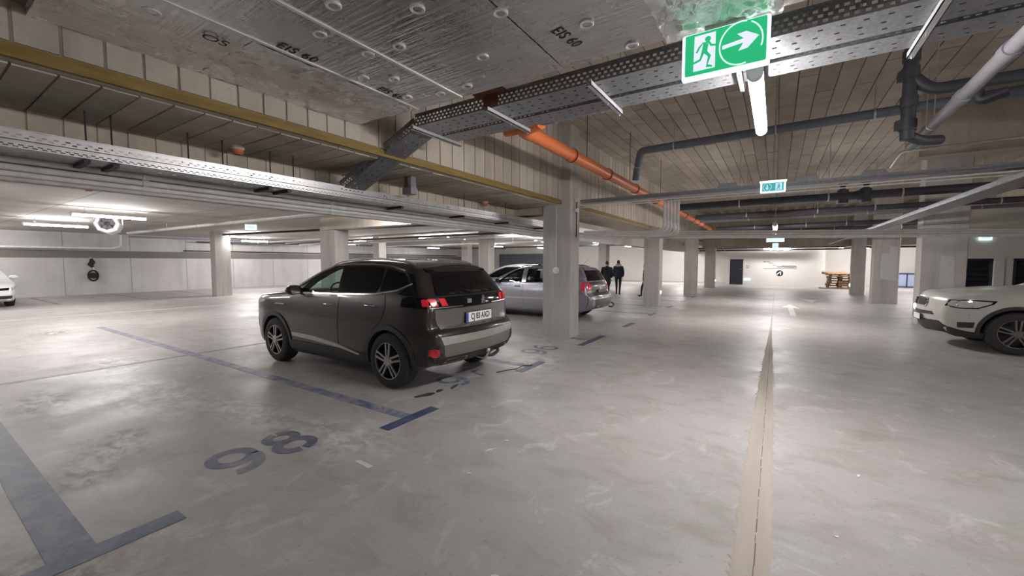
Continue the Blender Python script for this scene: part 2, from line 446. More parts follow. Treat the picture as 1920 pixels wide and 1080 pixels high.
# columns (fixed, one body each)
def column(x0, x1, y0, y1, z1, label, z_top_mat=None):
    b = MB(); c = .012
    poly = [(x0+c, y0), (x1-c, y0), (x1, y0+c), (x1, y1-c), (x1-c, y1), (x0+c, y1), (x0, y1-c), (x0, y0+c)]
    b.prism(poly, lambda u, v, t: (u, v, t), 0, z1)
    return tag(b.build('concrete_column', 'column_concrete'), label, 'column', 'concrete columns of the garage', 'structure')
colA = column(-4.22, -3.59, 7.77, 8.25, 2.81, 'near column with a round white disc, between the two parked cars and the aisle')
column(-3.83, -3.6, 7.79, 8.23, 4.4, 'upper pilaster of the nearest column rising past the beam face').name = 'column_head'
column(-4.02, -3.48, 15.0, 15.5, 2.82, 'second column along the left of the aisle, half hiding a third person')
column(-3.86, -3.30, 21.8, 22.3, 2.82, 'third column along the left of the aisle')
column(-3.76, -3.18, 28.0, 28.5, 2.82, 'fourth and farthest column along the left of the aisle')
cR = column(3.09, 3.92, 14.45, 14.95, 4.42, 'wide near column right of the aisle behind the ivory car')
MB().prism([(3.45, .95), (3.72, .92), (3.70, 1.72), (3.46, 1.76)], lambda u, v, t: (u, t, v), 14.446, 14.452).build('pale_patch', 'patch_concrete', cR)
cR = column(3.13, 3.88, 20.8, 21.3, 4.42, 'second column right of the aisle, broad pale patch on its face')
MB().prism([(3.34, .95), (3.80, .9), (3.82, 2.15), (3.60, 2.2), (3.58, 1.95), (3.35, 1.9)], lambda u, v, t: (u, t, v), 20.796, 20.802).build('pale_patch', 'patch_concrete', cR)
column(3.15, 3.68, 26.3, 26.8, 4.42, 'farthest column right of the aisle beside the pallets')
column(-22.25, -21.75, 8.5, 9.15, 3.0, 'lone column in front of the left wall')
column(-12.55, -11.75, 7.9, 8.4, 3.0, 'column rising behind the roof of the dark SUV')
column(-18.85, -18.35, 15, 15.5, 3.0, 'slim column far behind the middle of the dark SUV')
column(-11.5, -10.95, 15, 15.5, 3.0, 'column behind the parked silver hatchback')
column(-18.35, -17.8, 22, 22.5, 3.0, 'distant slim column beside the one behind the silver hatchback')
column(-8.42, -7.95, 22, 22.5, 3.0, 'column behind the two walking people')
# door, wall graphic, far wall fittings
d = struct('door_1', MB().box(-2.78, -1.96, 32.955, 33.01, .02, 1.79), 'door_black', 'dark blue-black door in the end wall')
MB().box(-2.84, -2.78, 32.94, 33.01, 0, 1.85).box(-1.96, -1.90, 32.94, 33.01, 0, 1.85).box(-2.84, -1.9, 32.94, 33.01, 1.79, 1.85).build('door_frame', 'grey_conduit', d)
MB().box(-2.16, -2.02, 32.90, 32.96, 1.08, 1.11).build('handle', 'chrome', d)
g = thing('wall_graphic', 'black line drawing and round emblem painted on the end wall', 'sign', (0, 0, 0))
b = MB(); Y0 = 32.996
b.box(-.75, 1.14, Y0-.004, Y0+.01, 1.135, 1.16)
for (xa, xb, z) in ((-.72, -.36, 1.60), (-.44, -.18, 1.50), (-.22, .02, 1.38), (-.02, 1.14, 1.285), (.05, 1.14, 1.24), (.3, 1.1, 1.335)): b.box(xa, xb, Y0-.004, Y0+.01, z-.012, z+.012)
b.box(-.74, -.66, Y0-.004, Y0+.01, 1.58, 1.63)
b.build('line_drawing', 'black_ink', g)
b = MB(); b.lathe([(0, -.006), (.205, -.006), (.205, .01)], (.2, Y0, .83), (0, 1, 0), 32); b.build('round_emblem', 'black_ink', g)
b = MB(); b.prism([(.05, .72), (.28, .93), (.28, .98), (.12, .87), (.03, .80)], lambda u, v, t: (u, t, v), Y0-.014, Y0-.005); b.prism([(.22, .72), (.28, .72), (.28, .92), (.22, .86)], lambda u, v, t: (u, t, v), Y0-.014, Y0-.005)
b.build('emblem_mark', 'plate_white', g)
b = MB().box(-1.80, -1.55, Y0-.004, Y0+.01, 1.30, 1.33).box(-1.78, -1.6, Y0-.004, Y0+.01, 1.18, 1.21)
tag(b.build('door_notice', 'black_ink'), 'small black lettering strip right of the dark door', 'sign')
tag(MB().box(-1.35, -.85, Y0-.01, Y0+.01, .36, .375).build('wall_conduit', 'grey_conduit'), 'thin pipe low on the end wall beside the glowing marker', 'pipe')

# ================================================================ FLOOR PAINT
def flat(name, polys, mat, label=None, cat='marking', group=None, z=.0025, parent=None):
    b = MB()
    for p in polys: b.prism(p, lambda u, v, t: (u, v, t), 0.0002, z)
    o = b.build(name, mat, parent)
    if parent is None: tag(o, label, cat, group)
    return o
def tmark(y, half, stem, label, wbar=.13, wstem=.13, fade='blue_paint', x0=-3.04):
    t = thing('bay_line', label, 'marking', (0, 0, 0), group='blue bay lines on the floor')
    flat('cross_bar', [[(x0-wbar, y-half), (x0, y-half), (x0, y+half), (x0-wbar, y+half)]], 'blue_paint', parent=t)
    if stem: flat('stem', [[(stem, y-wstem/2), (x0-wbar, y-wstem/2), (x0-wbar, y+wstem/2), (stem, y+wstem/2)]], fade, parent=t)
    return t
tmark(.50, .47, -8.3, 'broad blue bay line with cross bar at the front left corner of the floor', .14, .19, x0=-3.05)
tmark(2.90, .35, -13.9, 'blue bay line running past the nose of the dark SUV', fade='blue_paint_faded')
tmark(5.36, .36, -8.3, 'blue bay line on the far side of the dark SUV', fade='blue_paint_faded')
tmark(7.85, .62, -3.6, 'blue bay line at the foot of the nearest column', fade='blue_paint_faded')
tmark(10.3, .4, None, 'blue cross bar behind the grey estate car')
flat('bay_divider', [[(-8.52, -3), (-8.40, -3), (-8.40, 12), (-8.52, 12)]], 'dark_line', 'dark stripe between the two rows of bays', 'marking', z=.0018)
flat('lane_line', [[(-17.75, 1.0), (-17.6, 1.0), (-17.1, 9.0), (-17.25, 9.0)]], 'white_paint', 'pale line along the left driving lane', 'marking')
for k, (yy, lab) in enumerate(((3.6, 'faint bay line at the wall nearest the white car'), (6.2, 'faint bay line at the wall below the black hose'), (8.75, 'faint bay line at the foot of the lone column'))):
    flat('wall_bay_line', [[(-28, yy), (-22.6, yy), (-22.6, yy+.12), (-28, yy+.12)]], 'dark_line', lab, 'marking', 'faint bay lines by the left wall')
for k, yy in enumerate((12.75, 15.2, 17.7, 20.2)):
    flat('far_bay_line', [[(-8.3, yy), (-3.2, yy), (-3.2, yy+.12), (-8.3, yy+.12)], [(-3.2, yy-.35), (-3.08, yy-.35), (-3.08, yy+.45), (-3.2, yy+.45)]], 'grey_paint',
         ['bay line just beyond the grey estate car', 'bay line at the second column', 'bay line beyond the second column', 'farthest bay line before the third column'][k], 'marking', 'grey bay lines beyond the estate car')
# bay numbers; text reads along +Y with its top towards -X
def digits(spec, x0, y0, mat, w, label, h=.5, wd=.33):
    t = thing('bay_number', label, 'marking', (x0, y0, 0), group='bay numbers on the floor')
    for (name, strokes, dy) in spec:
        b = MB()
        for si, s in enumerate(strokes):
            vs, fs = stroke2d([(px*wd, py*h) for px, py in s], w)
            b.add([(-v.y, v.x+dy, .0018+.0004*si) for v in vs], fs)
        b.build(name, mat, t)
    return t
nine = [arc(.5, .66, .42, .28, 10, 330, 26), arc(.5, .66, .42, .28, 20, -30, 6)+arc(.40, .52, .54, .46, 0, -108, 14)]
eight = [arc(.5, .74, .34, .215, 97, 270, 16), arc(.5, .74, .34, .215, 83, -90, 16), arc(.5, .28, .42, .25, 90, 263, 16), arc(.5, .28, .42, .25, 90, -83, 16)]
six = [[(1-px, 1-py) for px, py in s] for s in nine]
seven = [[(.05, .95), (.95, .95), (.55, .45), (.35, .03)]]
digits([('digit', nine, 0), ('digit', eight, .42)], -3.36, 1.33, 'grey_paint', .09, 'painted number 98 on the floor in front of the empty bay')
digits([('digit', nine, 0), ('digit', seven, .45)], -3.36, 3.98, 'blue_paint_faded', .075, 'worn number 97 on the floor behind the dark SUV')
digits([('digit', nine, 0), ('digit', six, .42)], -3.33, 6.12, 'grey_paint', .066, 'painted number 96 on the floor in the empty middle bay')
# direction arrows
flat('lane_arrow', [[(.40, 14.6), (.55, 14.6), (.54, 17.2), (.74, 17.0), (.47, 18.6), (.20, 17.2), (.39, 17.3)]], 'white_paint', 'white arrow on the aisle floor pointing away', 'arrow')
flat('lane_triangle', [[(.95, 21.4), (1.23, 19.9), (1.50, 21.4)]], 'white_paint', 'white arrow tip on the aisle floor pointing towards the viewer', 'arrow')
# expansion joint
jt = thing('expansion_joint', 'sandy filled expansion joint running along the aisle floor', 'joint', (0, 0, 0))
b = MB(); ys = [.8+i*.035 for i in range(380)]
vs = []
for i, yy in enumerate(ys):
    w = .088 if yy < 5 else max(.012, .088-.010*(yy-5))
    xl = -.062-w-(random.random()**3)*.03*(yy < 9); xr = -.062+w+(random.random()**3)*.03*(yy < 9)
    vs += [(xl, yy, .0003), (xl+.012, yy, .004), (xr-.012, yy, .004), (xr, yy, .0003)]
b.add(vs, [(4*i+j, 4*i+j+1, 4*i+j+5, 4*i+j+4) for i in range(len(ys)-1) for j in range(3)])
def joint_mat():
    n = NT('joint_filler'); p = n.pos(); c = n.mix(n.ramp(n.noise(n.pos(scale=(3, .25, 1)), 2, 4), [(.3, 0), (.7, 1)]), (.40, .355, .31), (.52, .475, .425)); n.set(col=c, rough=.85)
joint_mat()
b.build('filler', 'joint_filler', jt)
b = MB(); yy = .8
while yy < 28:
    l = .04+random.random()*.25; x = -.048+random.uniform(-.003, .003); w = random.uniform(.0015, .004)
    b.box(x-w, x+w, yy, yy+l, .002, .0046); yy += l+random.random()*.05
b.build('groove', 'dirt_stain', jt, kind='stuff')
# small litter and spills
def blob(cx, cy, rx, ry, rz, n=26, rough=.25):
    ph = [random.random()*6.28 for _ in range(4)]; c, s = math.cos(rz), math.sin(rz); out = []
    for i in range(n):
        a = 2*PI*i/n; k = 1+rough*(math.sin(2*a+ph[0])*.5+math.sin(3*a+ph[1])*.4+math.sin(5*a+ph[2])*.3)
        x, y = rx*k*math.cos(a), ry*k*math.sin(a); out.append((cx+x*c-y*s, cy+x*s+y*c))
    return out
flat('oil_spill', [blob(-3.50, 3.50, .055, .13, -.25), blob(-3.47, 3.72, .035, .07, .1), blob(-3.43, 3.95, .03, .1, .3)], 'oil_stain', 'dark wet oil spots behind the rear wheel of the SUV', 'spill', z=.001)
flat('tape_scrap', [[(-2.80, 2.00), (-2.785, 2.04), (-2.60, 2.03), (-2.61, 1.985)]], 'paper_white', 'white scrap of tape lying on the floor', 'litter', z=.003)
tag(MB().tube([(-3.35, 4.78, .006), (-3.25, 4.95, .02), (-3.2, 5.1, .008), (-3.22, 5.3, .012), (-3.12, 5.42, .006)], .006, 6).build('wire_scrap', 'black_rubber'), 'thin bent wire on the floor behind the SUV', 'litter')
sm_l = [(-2.0, 2.75, .10, .012, 'pale sliver of debris in front of the column bays'), (-1.98, 2.98, .03, .02, 'small pale chip beside the sliver of debris'), (-1.15, 1.62, .035, .03, 'pale chip on the floor at the bottom of the picture'), (.57, 3.9, .05, .015, 'thin pale sliver right of the expansion joint'), (.35, 2.95, .02, .012, 'tiny pale fleck just right of the expansion joint'), (.88, 2.35, .07, .02, 'pale scrap on the floor at lower right'), (-1.9, 2.35, .04, .01, 'small white splinter near the tape scrap')]
for (x, y, l, w, lab) in sm_l:
    flat('floor_chip', [blob(x, y, l/2, w/2+.004, random.random()*3, 10, .4)], 'paper_white', lab, 'litter', 'pale bits of debris on the floor', z=.004)

# ================================================================ FOIL INSULATION UNDER THE NEAR SLAB
ins = thing('foil_insulation', 'silver foil-faced insulation boards under the near ceiling', 'insulation', (0, 0, 0))
FZ = 3.06
def board(x0, x1, y0, y1, z=FZ, mat='foil', name='foil_board', rough=.0, n=(8, 14)):
    b = MB(); nx, ny = n; vs = []
    for j in range(ny+1):
        for i in range(nx+1):
            e = 0 if rough else 0
            dz = random.uniform(-1, 1)*rough
            if i in (0, nx) or j in (0, ny): dz *= .3
            vs.append((x0+(x1-x0)*i/nx+random.uniform(-1, 1)*rough*.5, y0+(y1-y0)*j/ny+random.uniform(-1, 1)*rough*.5, z+dz))
    b.add(vs, [(j*(nx+1)+i, j*(nx+1)+i+1, (j+1)*(nx+1)+i+1, (j+1)*(nx+1)+i) for j in range(ny) for i in range(nx)])
    o = len(b.v); b.add([(x0, y0, z+.05), (x1, y0, z+.05), (x1, y1, z+.05), (x0, y1, z+.05)], [(0, 1, 2, 3)])
    b.box(x0+.004, x1-.004, y0+.004, y1-.004, z+.012+rough, z+.05)
    return b.build(name, mat, ins, smooth=40)
xs = [-3.30, -2.93, -2.40, -1.40, -.40, .60, 1.6, 2.6, 3.6]
for a, c in zip(xs[1:-1], xs[2:]):
    for (y0, y1) in ((-2.5, .45), (.45, 2.90)): board(a+.004, c-.004, y0, y1, FZ+random.uniform(-.0008, .0008))
board(-3.30, -2.94, .45, 2.88, FZ-.004)
board(-3.86, -3.16, .56, 1.45, FZ-.003, 'foil_crumpled', 'crumpled_foil', .007, (9, 12))
board(-3.86, -2.96, 1.43, 2.86, FZ-.006, 'foil_crumpled', 'crumpled_foil', .011, (16, 22))
board(-.66, -.02, 2.35, 2.92, FZ-.02, 'foil_crumpled', 'crumpled_foil', .014, (20, 20))
for x in (-2.93, -2.40):
    MB().box(x-.012, x+.012, -1.0, 2.895, FZ-.008, FZ+.004).build('seam_tape', 'foil_seam', ins)
ringm = MB().lathe([(.026, 0), (.028, -.006), (.040, -.009), (.046, -.005), (.046, .004)], (0, 0, 0), (0, 0, 1), 20).mesh('ring', 'foil_seam', True)
pinm = MB().lathe([(0, -.003), (.028, -.003), (.028, .004)], (0, 0, 0), (0, 0, 1), 16).mesh('pin', 'foil', True)
for (x, y) in [(-2.17, 1.49), (-1.79, 1.77), (-1.41, 2.06), (-2.51, 1.62), (-2.46, 1.95), (-2.20, 2.0), (-1.81, 2.42), (-2.80, 2.17), (-2.62, 2.32), (-2.21, 2.74), (-2.50, 2.73), (-2.80, 2.63), (-1.03, 2.44), (-.87, 2.84), (-3.11, .95), (-1.3, 1.4), (-.6, 1.9), (-2.05, 1.0), (-1.6, .9), (.1, 2.3), (.5, 2.75), (.6, 1.8)]:
    w = link('fixing_washer', ringm, ins); w.location = (x, y, FZ-.004); q = link('pin', pinm, w)
def foil_text(body, x, y, size, rz=0):
    me = text_mesh(body, size, .0004, offset=.001, spacing=1.12); me.materials.append(MATS['black_ink'])
    o = link('printed_text', me, ins); o.location = (x, y, FZ-.0022); o.rotation_euler = (PI, 0, rz); o.scale = (1, 1.25, 1)
foil_text('EIS 60', -1.20, 2.52, .095, 1.40)
foil_text('EIS 60', -2.865, 1.68, .10, PI/2); foil_text('EIS 60', -2.865, 2.50, .095, PI/2)
for o in ins.children:
    if o.name.startswith('printed_text') and o.location.x < -2: o.location.z = FZ-.003
me = text_mesh('OS', .12, .0004); me.materials.append(MATS['black_ink']); o = link('printed_text', me, ins); o.location = (-3.13, 1.28, FZ-.016); o.rotation_euler = (PI, 0, PI/2)

# ================================================================ CABLE TRAYS
def perf(b, o, u, v, L, rows, pitch, slot, m=None):
    """perforated sheet: origin o, unit dirs u (length L) and v; rows = list of (v0,v1,is_slot)"""
    o = Vector(o); u = Vector(u); v = Vector(v)
    q = lambda a0, a1, b0, b1: b.add([o+u*a0+v*b0, o+u*a1+v*b0, o+u*a1+v*b1, o+u*a0+v*b1], [(0, 1, 2, 3)], m)
    n = int(L/pitch)
    for (v0, v1, s) in rows:
        if not s: q(0, L, v0, v1)
        else:
            off = s if isinstance(s, float) else 0
            a = 0
            for k in range(n):
                e = k*pitch+off; q(a, e, v0, v1); a = e+slot
            q(a, L, v0, v1)
def tray(name, o, u, across, L, wd, h, label, pitch=.05, slot=.026, bslots=3, mat='galvanised_steel', group=None, parent=None, side_rows=2, up=Vector((0, 0, 1))):
    u = Vector(u).normalized(); a = Vector(across).normalized(); o = Vector(o); up = Vector(up)
    t = parent if parent is not None else thing(name, label, 'cable tray', (0, 0, 0), group=group)
    rows = []; y = 0; gap = wd/(bslots*2+1)
    for k in range(bslots*2+1):
        w = gap; rows.append((y, y+w*(.35 if k % 2 else 1.65 if 0 < k < bslots*2 else 1.32), (.006+.02*(k % 4 == 1)) if k % 2 else False)); y = rows[-1][1]
    sc = wd/y; rows = [(p*sc, q*sc, s) for p, q, s in rows]
    b = MB(); perf(b, o, u, a, L, rows, pitch*2.2, slot, None); b.build('tray_floor', mat, t, recalc=False)
    hr = [(0, h*(.18 if side_rows < 3 else .12), False)]; z = h*(.18 if side_rows < 3 else .12)
    for k in range(side_rows):
        hr += [(z, z+h*.14, .004+.025*(k % 2)), (z+h*.14, z+h*.25, False)]; z = z+h*.25
    hr.append((z, h, False))
    for s, off in ((0, Vector((0, 0, 0))), (1, a*wd)):
        b = MB(); perf(b, o+off, u, up, L, hr, pitch, slot); 
        b.obox(o+off+up*h, o+off+up*h+u*L, .012, .008); b.build('side_wall', mat, t, recalc=False)
    return t
# two parallel trays crossing above the foil edge
TX0, TX1 = -3.27, 5.2
t1 = tray('cable_tray', (TX0, 3.18, 3.03), (1, 0, 0), (0, 1, 0), TX1-TX0, .33, .125, 'front galvanised cable tray crossing under the foil edge, rust-stained at one place', side_rows=3, group='galvanised cable trays')
MB().box(-2.36, -2.20, 3.168, 3.178, 3.035, 3.15).box(-2.44, -2.1, 3.10, 3.175, 3.15, 3.156).build('rust_patch', 'rust_stain', t1, label='red-brown rust stain')
t2 = tray('cable_tray', (TX0, 3.58, 3.03), (1, 0, 0), (0, 1, 0), TX1-TX0, .25, .07, 'rear galvanised cable tray crossing just behind the front one', side_rows=2, group='galvanised cable trays')
for i, (x, r) in enumerate(((-3.26, 0), (-2.295, 0), (-1.29, 0), (-.28, 0), (.72, 0), (1.75, 0))):
    h = thing('tray_hanger', ['strut channel hanger at the bend of the crossing cable trays', 'strut channel hanger beside the orange pipe end', 'strut channel hanger left of the big exit sign', 'strut channel hanger behind the big exit sign', 'strut channel hanger right of the long lamp', 'strut channel hanger near the right edge'][i], 'bracket', (x, 0, 0), group='strut hangers under the crossing trays')
    MB().box(-.02, .02, 3.12, 3.90, 2.985, 2.993).box(-.02, -.016, 3.12, 3.90, 2.985, 3.026).box(.016, .02, 3.12, 3.90, 2.985, 3.026).build('channel', 'bright_zinc', h)
    for yy in (3.545, 3.87): MB().tube([(0, yy, 2.97), (0, yy, 4.42)], .005, 6).build('threaded_rod', 'bright_zinc', h)
# link tray sloping down from the crossing trays to the left trays
lt = thing('cable_tray', 'short galvanised tray sloping down to the left trays', 'cable tray', (0, 0, 0), group='galvanised cable trays')
A = Vector((-3.27, 3.20, 3.03)); B = Vector((-4.62, 3.22, 2.50)); dv = (B-A); L = dv.length; dvn = dv.normalized(); upn = Vector((0, 1, 0)).cross(dvn).normalized(); upn = -upn if upn.z < 0 else upn
tray('cable_tray', A, dvn, (0, 1, 0), L, .30, .11, '', parent=lt, up=upn, side_rows=2)
MB().obox(B+Vector((.02, -.03, -.02)), B+Vector((.02, .36, -.02)), .035, .02).build('end_bar', 'bright_zinc', lt)
# left trays along the deep beam
tray('cable_tray', (-4.91, -1.0, 2.405), (0, 1, 0), (1, 0, 0), 14.0, .36, .05, 'lower perforated cable tray along the left beam', pitch=.046, side_rows=2, group='galvanised cable trays', mat='bright_zinc')
tray('cable_tray', (-4.91, -1.0, 2.468), (0, 1, 0), (1, 0, 0), 14.0, .35, .07, 'upper perforated cable tray along the left beam', pitch=.06, side_rows=2, group='galvanised cable trays', mat='bright_zinc')
hb = thing('tray_bracket', 'steel cantilever brackets carrying the left trays', 'bracket', (0, 0, 0))
for yy in (.95, 1.12, 2.35, 2.55, 4.2, 5.6, 7.0, 8.6, 10.2):
    MB().box(-4.985, -4.60, yy-.02, yy+.02, 2.376, 2.402).box(-4.985, -4.95, yy-.02, yy+.02, 2.40, 2.6).build('cantilever_arm', 'dark_steel', hb)
rd = thing('tray_rods', 'threaded rods hanging the left trays from the beam soffit', 'bracket', (0, 0, 0))
for yy in (.95, 1.1, 1.62, 1.9, 2.35, 2.6, 4.3, 5.6, 6.9): MB().tube([(-4.60, yy, 2.42), (-4.60, yy, 2.792)], .006, 6).build('rod', 'dark_steel', rd)
# vertical cable drop beside the link tray
cd = thing('cable_drop', 'vertical cable bracket with red and grey cables below the trays', 'cable tray', (-4.35, 4.1, 0))
MB().box(-.075, -.07, -.04, .06, 2.62, 3.12).box(.07, .075, -.04, .06, 2.62, 3.12).box(-.075, .075, .055, .06, 2.62, 3.12).build('channel', 'galvanised_steel', cd)
for k in range(8):
    x = -.058+k*.0165; MB().tube([(x, -.0+.012*(k % 3), 2.60), (x, .012*(k % 2), 2.85), (x+.004, .0, 3.12)], .0075, 6).build('cable', ['cable_red', 'cable_grey', 'cable_white', 'cable_grey', 'cable_white', 'cable_grey', 'cable_red', 'cable_red'][k], cd)
MB().box(-.085, .085, -.05, .07, 2.54, 2.63).build('junction_box', 'grey_pipe', cd); MB().box(-.085, .085, -.05, .07, 3.06, 3.16).build('top_clamp', 'galvanised_steel', cd)
# wide tray along the right of the aisle
tray('cable_tray', (2.50, 3.0, 2.63), (0, 1, 0), (1, 0, 0), 21, .32, .08, 'wide cable tray along the right of the aisle in front of the wide column', side_rows=1, group='galvanised cable trays')
tray('cable_tray', (2.16, 6.0, 2.50), (0, 1, 0), (1, 0, 0), 20, .12, .04, 'narrow tray below the wide right-hand one', side_rows=1, bslots=1, group='galvanised cable trays')
# tray crossing the aisle beyond the column
tt = tray('cable_tray', (-3.45, 7.95, 2.80), (1, 0, 0), (0, 1, 0), 8.6, .2, .07, 'cable tray crossing the aisle beside the small exit sign', side_rows=2, group='galvanised cable trays', mat='galvanised_steel')
for x in (-.75, .35, 1.15): MB().prism([(-.17, 0), (.17, 0), (.12, .09), (-.12, .09)], lambda u, v, t, x=x: (x+u, t, 2.85+v), 7.93, 7.945).build('splice_plate', 'galvanised_steel', tt)
MB().box(-3.45, 5.1, 7.9, 7.93, 2.74, 2.755).box(-3.45, 5.1, 7.9, 7.93, 2.70, 2.712).build('under_conduit', 'grey_conduit', tt)

# ================================================================ PIPES
def pipe(name, pts, r, mat, label, group=None, collars=(), cmat=None, seg=14, cr=1.18, cl=.05, hang=(), hz=4.388, cat='pipe', bend=.12):
    b = MB(); b.tube(bez(pts, 5, bend), r, seg)
    if not collars and not hang: return tag(b.build(name, mat, smooth=40), label, cat, group)
    t = thing(name, label, cat, (0, 0, 0), group=group); b.build('run', mat, t, smooth=40)
    P = [Vector(p) for p in pts]
    segs = [(P[i], P[i+1]) for i in range(len(P)-1)]; tot = sum((q-p).length for p, q in segs)
    def at(d):
        for p, q in segs:
            l = (q-p).length
            if d <= l: return p+(q-p).normalized()*d, (q-p).normalized()
            d -= l
        return P[-1], (segs[-1][1]-segs[-1][0]).normalized()
    for d in collars:
        c, dr = at(d); MB().lathe([(r*.9, -cl/2), (r*cr, -cl/2), (r*cr, cl/2), (r*.9, cl/2)], c, dr, 18).build('collar', cmat or mat, t, smooth=30)
    for d in hang:
        c, dr = at(d); b = MB(); b.lathe([(r*1.08, -.014), (r*1.16, -.014), (r*1.16, .014), (r*1.08, .014)], c, dr, 16); b.tube([c+Vector((0, 0, r*1.1)), (c.x, c.y, hz)], .006, 6); b.build('clamp', 'bright_zinc', t, smooth=30)
    return t
# orange drain
op = thing('drain_pipe', 'orange plastic drain pipe with black joint rings along the beam', 'pipe', (0, 0, 0))
y = 4.62; r = .092; i = 0
for y1 in (6.0, 7.6, 9.4, 11.3, 13.2, 15.4, 17.0, 18.2, 19.4, 20.6, 22.0, 23.4, 25.0):
    MB().tube([(-2.75, y, 3.27-.004*(y-4)), (-2.75, y1-.04, 3.27-.004*(y1-4))], r, 20).build('pipe_section', 'orange_pvc', op, smooth=40)
    MB().lathe([(r, -.05), (r*1.14, -.05), (r*1.14, .05), (r, .05)], (-2.75, y1, 3.27-.004*(y1-4)), (0, 1, 0), 20).build('socket', 'orange_pvc', op, smooth=30)
    MB().lathe([(r, .045), (r*1.20, .045), (r*1.20, .08), (r, .08)], (-2.75, y1-.08, 3.27-.004*(y1-4)), (0, 1, 0), 20).build('joint_ring', 'black_rubber', op, smooth=30)
    y = y1
MB().tube(bez([(-2.75, 4.7, 3.27), (-2.75, 4.50, 3.27), (-2.45, 4.44, 3.30)], 6, .15), r*1.1, 18).build('elbow', 'orange_pvc', op, smooth=40)
MB().tube([(-3.0, 4.50, 3.26), (-2.70, 4.5, 3.26)], r*.55, 14).build('branch', 'orange_pvc', op, smooth=40)
for yy in (6.6, 9.0, 11.8): MB().tube([(-2.75, yy, 3.36), (-2.75, yy, 4.4)], .006, 6).build('hanger_rod', 'dark_steel', op)
pipe('supply_pipe', [(-2.42, 4.44, 3.31), (5.0, 4.30, 3.42)], .07, 'blue_grey_pipe', 'blue-grey pipe running right from the orange drain behind the trays', 'dark pipes below the high ceiling', hang=(.75, 2.6, 5), collars=(.15, 3.4))
pipe('supply_pipe', [(-2.75, 9.45, 3.45), (-2.72, 9.4, 3.62), (-2.45, 8.75, 3.90), (5.3, 8.42, 3.92)], .075, 'blue_grey_pipe', 'dark pipe crossing below the high ceiling behind the long lamp', 'dark pipes below the high ceiling', hang=(.45, 1.6, 3.3, 4.6, 6.2))
vp = thing('drain_stack', 'black drain pipe drop with side branches right of the long lamp', 'pipe', (0, 0, 0))
MB().tube([(1.21, 6.5, 4.40), (1.21, 6.5, 3.0)], .066, 16).build('vertical_run', 'dark_pipe', vp, smooth=40)
for z in (3.93, 3.74, 3.42, 3.16): MB().lathe([(.06, -.06), (.08, -.06), (.08, .06), (.06, .06)], (1.21, 6.5, z), (0, 0, 1), 18).build('collar', 'dark_pipe', vp, smooth=30)
for z in (3.72, 3.17): MB().box(1.10, 1.15, 6.45, 6.55, z-.05, z+.05).build('inspection_cap', 'dark_pipe', vp)
MB().tube(bez([(1.21, 6.5, 3.72), (1.38, 6.5, 3.52), (2.3, 6.5, 3.52), (5, 6.5, 3.60)], 5, .1), .062, 16).build('branch', 'dark_pipe', vp, smooth=40)
MB().tube(bez([(1.75, 6.5, 3.52), (1.75, 6.5, 3.30), (1.95, 6.42, 3.36)], 5, .1), .05, 14).build('branch_trap', 'dark_pipe', vp, smooth=40)
MB().tube(bez([(1.21, 6.5, 3.05), (1.35, 6.6, 2.99), (1.55, 6.8, 3.02)], 5, .1), .055, 14).build('foot_bend', 'dark_pipe', vp, smooth=40)
pipe('vent_pipe', [(1.465, 7.63, 3.15), (1.425, 4.05, 3.21), (1.425, 3.98, 3.9)], .057, 'grey_pipe', 'pale grey pipe slanting to the upper right past the black drain drop', collars=(1.9, 2.9), hang=(1.0,), cl=.12)
pipe('supply_pipe', [(2.0, 5.2, 3.78), (5.3, 5.1, 3.82)], .07, 'dark_pipe', 'short black pipe at the upper right edge behind the pale slanting pipe', 'dark pipes below the high ceiling', hang=(1.2,), collars=(.3,))
pipe('thin_pipe', [(1.50, 8.95, 3.12), (1.52, 8.40, 3.24), (1.85, 8.35, 3.24), (5.3, 8.3, 3.27)], .022, 'bright_zinc', 'thin bright conduit with a bent end below the grey pipe', hang=(.8, 2.2), bend=.06)
for k, (ya, yb, z, r, lab) in enumerate(((11.3, 11.5, 3.0, .085, 'thick black pipe across the aisle, nearest of the far black pipes'), (14.15, 14.15, 3.0, .07, 'second black pipe across the aisle'), (15.2, 15.2, 2.96, .05, 'silver-edged pipe just behind the second black pipe'), (19.4, 19.2, 3.0, .08, 'third black pipe across the aisle above the far lamp'), (23.2, 23.0, 3.05, .08, 'farthest black pipe across the aisle'))):
    pipe('crossing_pipe', [(-2.2, ya, z), (8.4, yb, z+.03)], r, 'grey_pipe' if k == 2 else 'dark_pipe', lab, 'black pipes across the aisle', hang=(1.4, 3.1, 4.3, 6.5), collars=(3.35, 3.6) if k == 0 else (2.0,))
for (x, lab) in ((1.15, 'black valve pair hanging on the far crossing pipes'),):
    v = thing('pipe_valve', lab, 'valve', (x, 11.38, 0))
    for dx in (0, .38): MB().lathe([(.0, 2.86), (.10, 2.86), (.10, 3.14), (.05, 3.16), (.05, 3.24), (.09, 3.24), (.09, 3.28), (0, 3.28)], (dx, 0, 0), (0, 0, 1), 14).build('valve_body', 'dark_pipe', v, smooth=30)
struct('beam_short', MB().box(1.95, 5.4, 9.6, 9.95, 3.36, 4.42), 'plank_concrete_dark', 'brown concrete cross beam at the upper right behind the pipes')
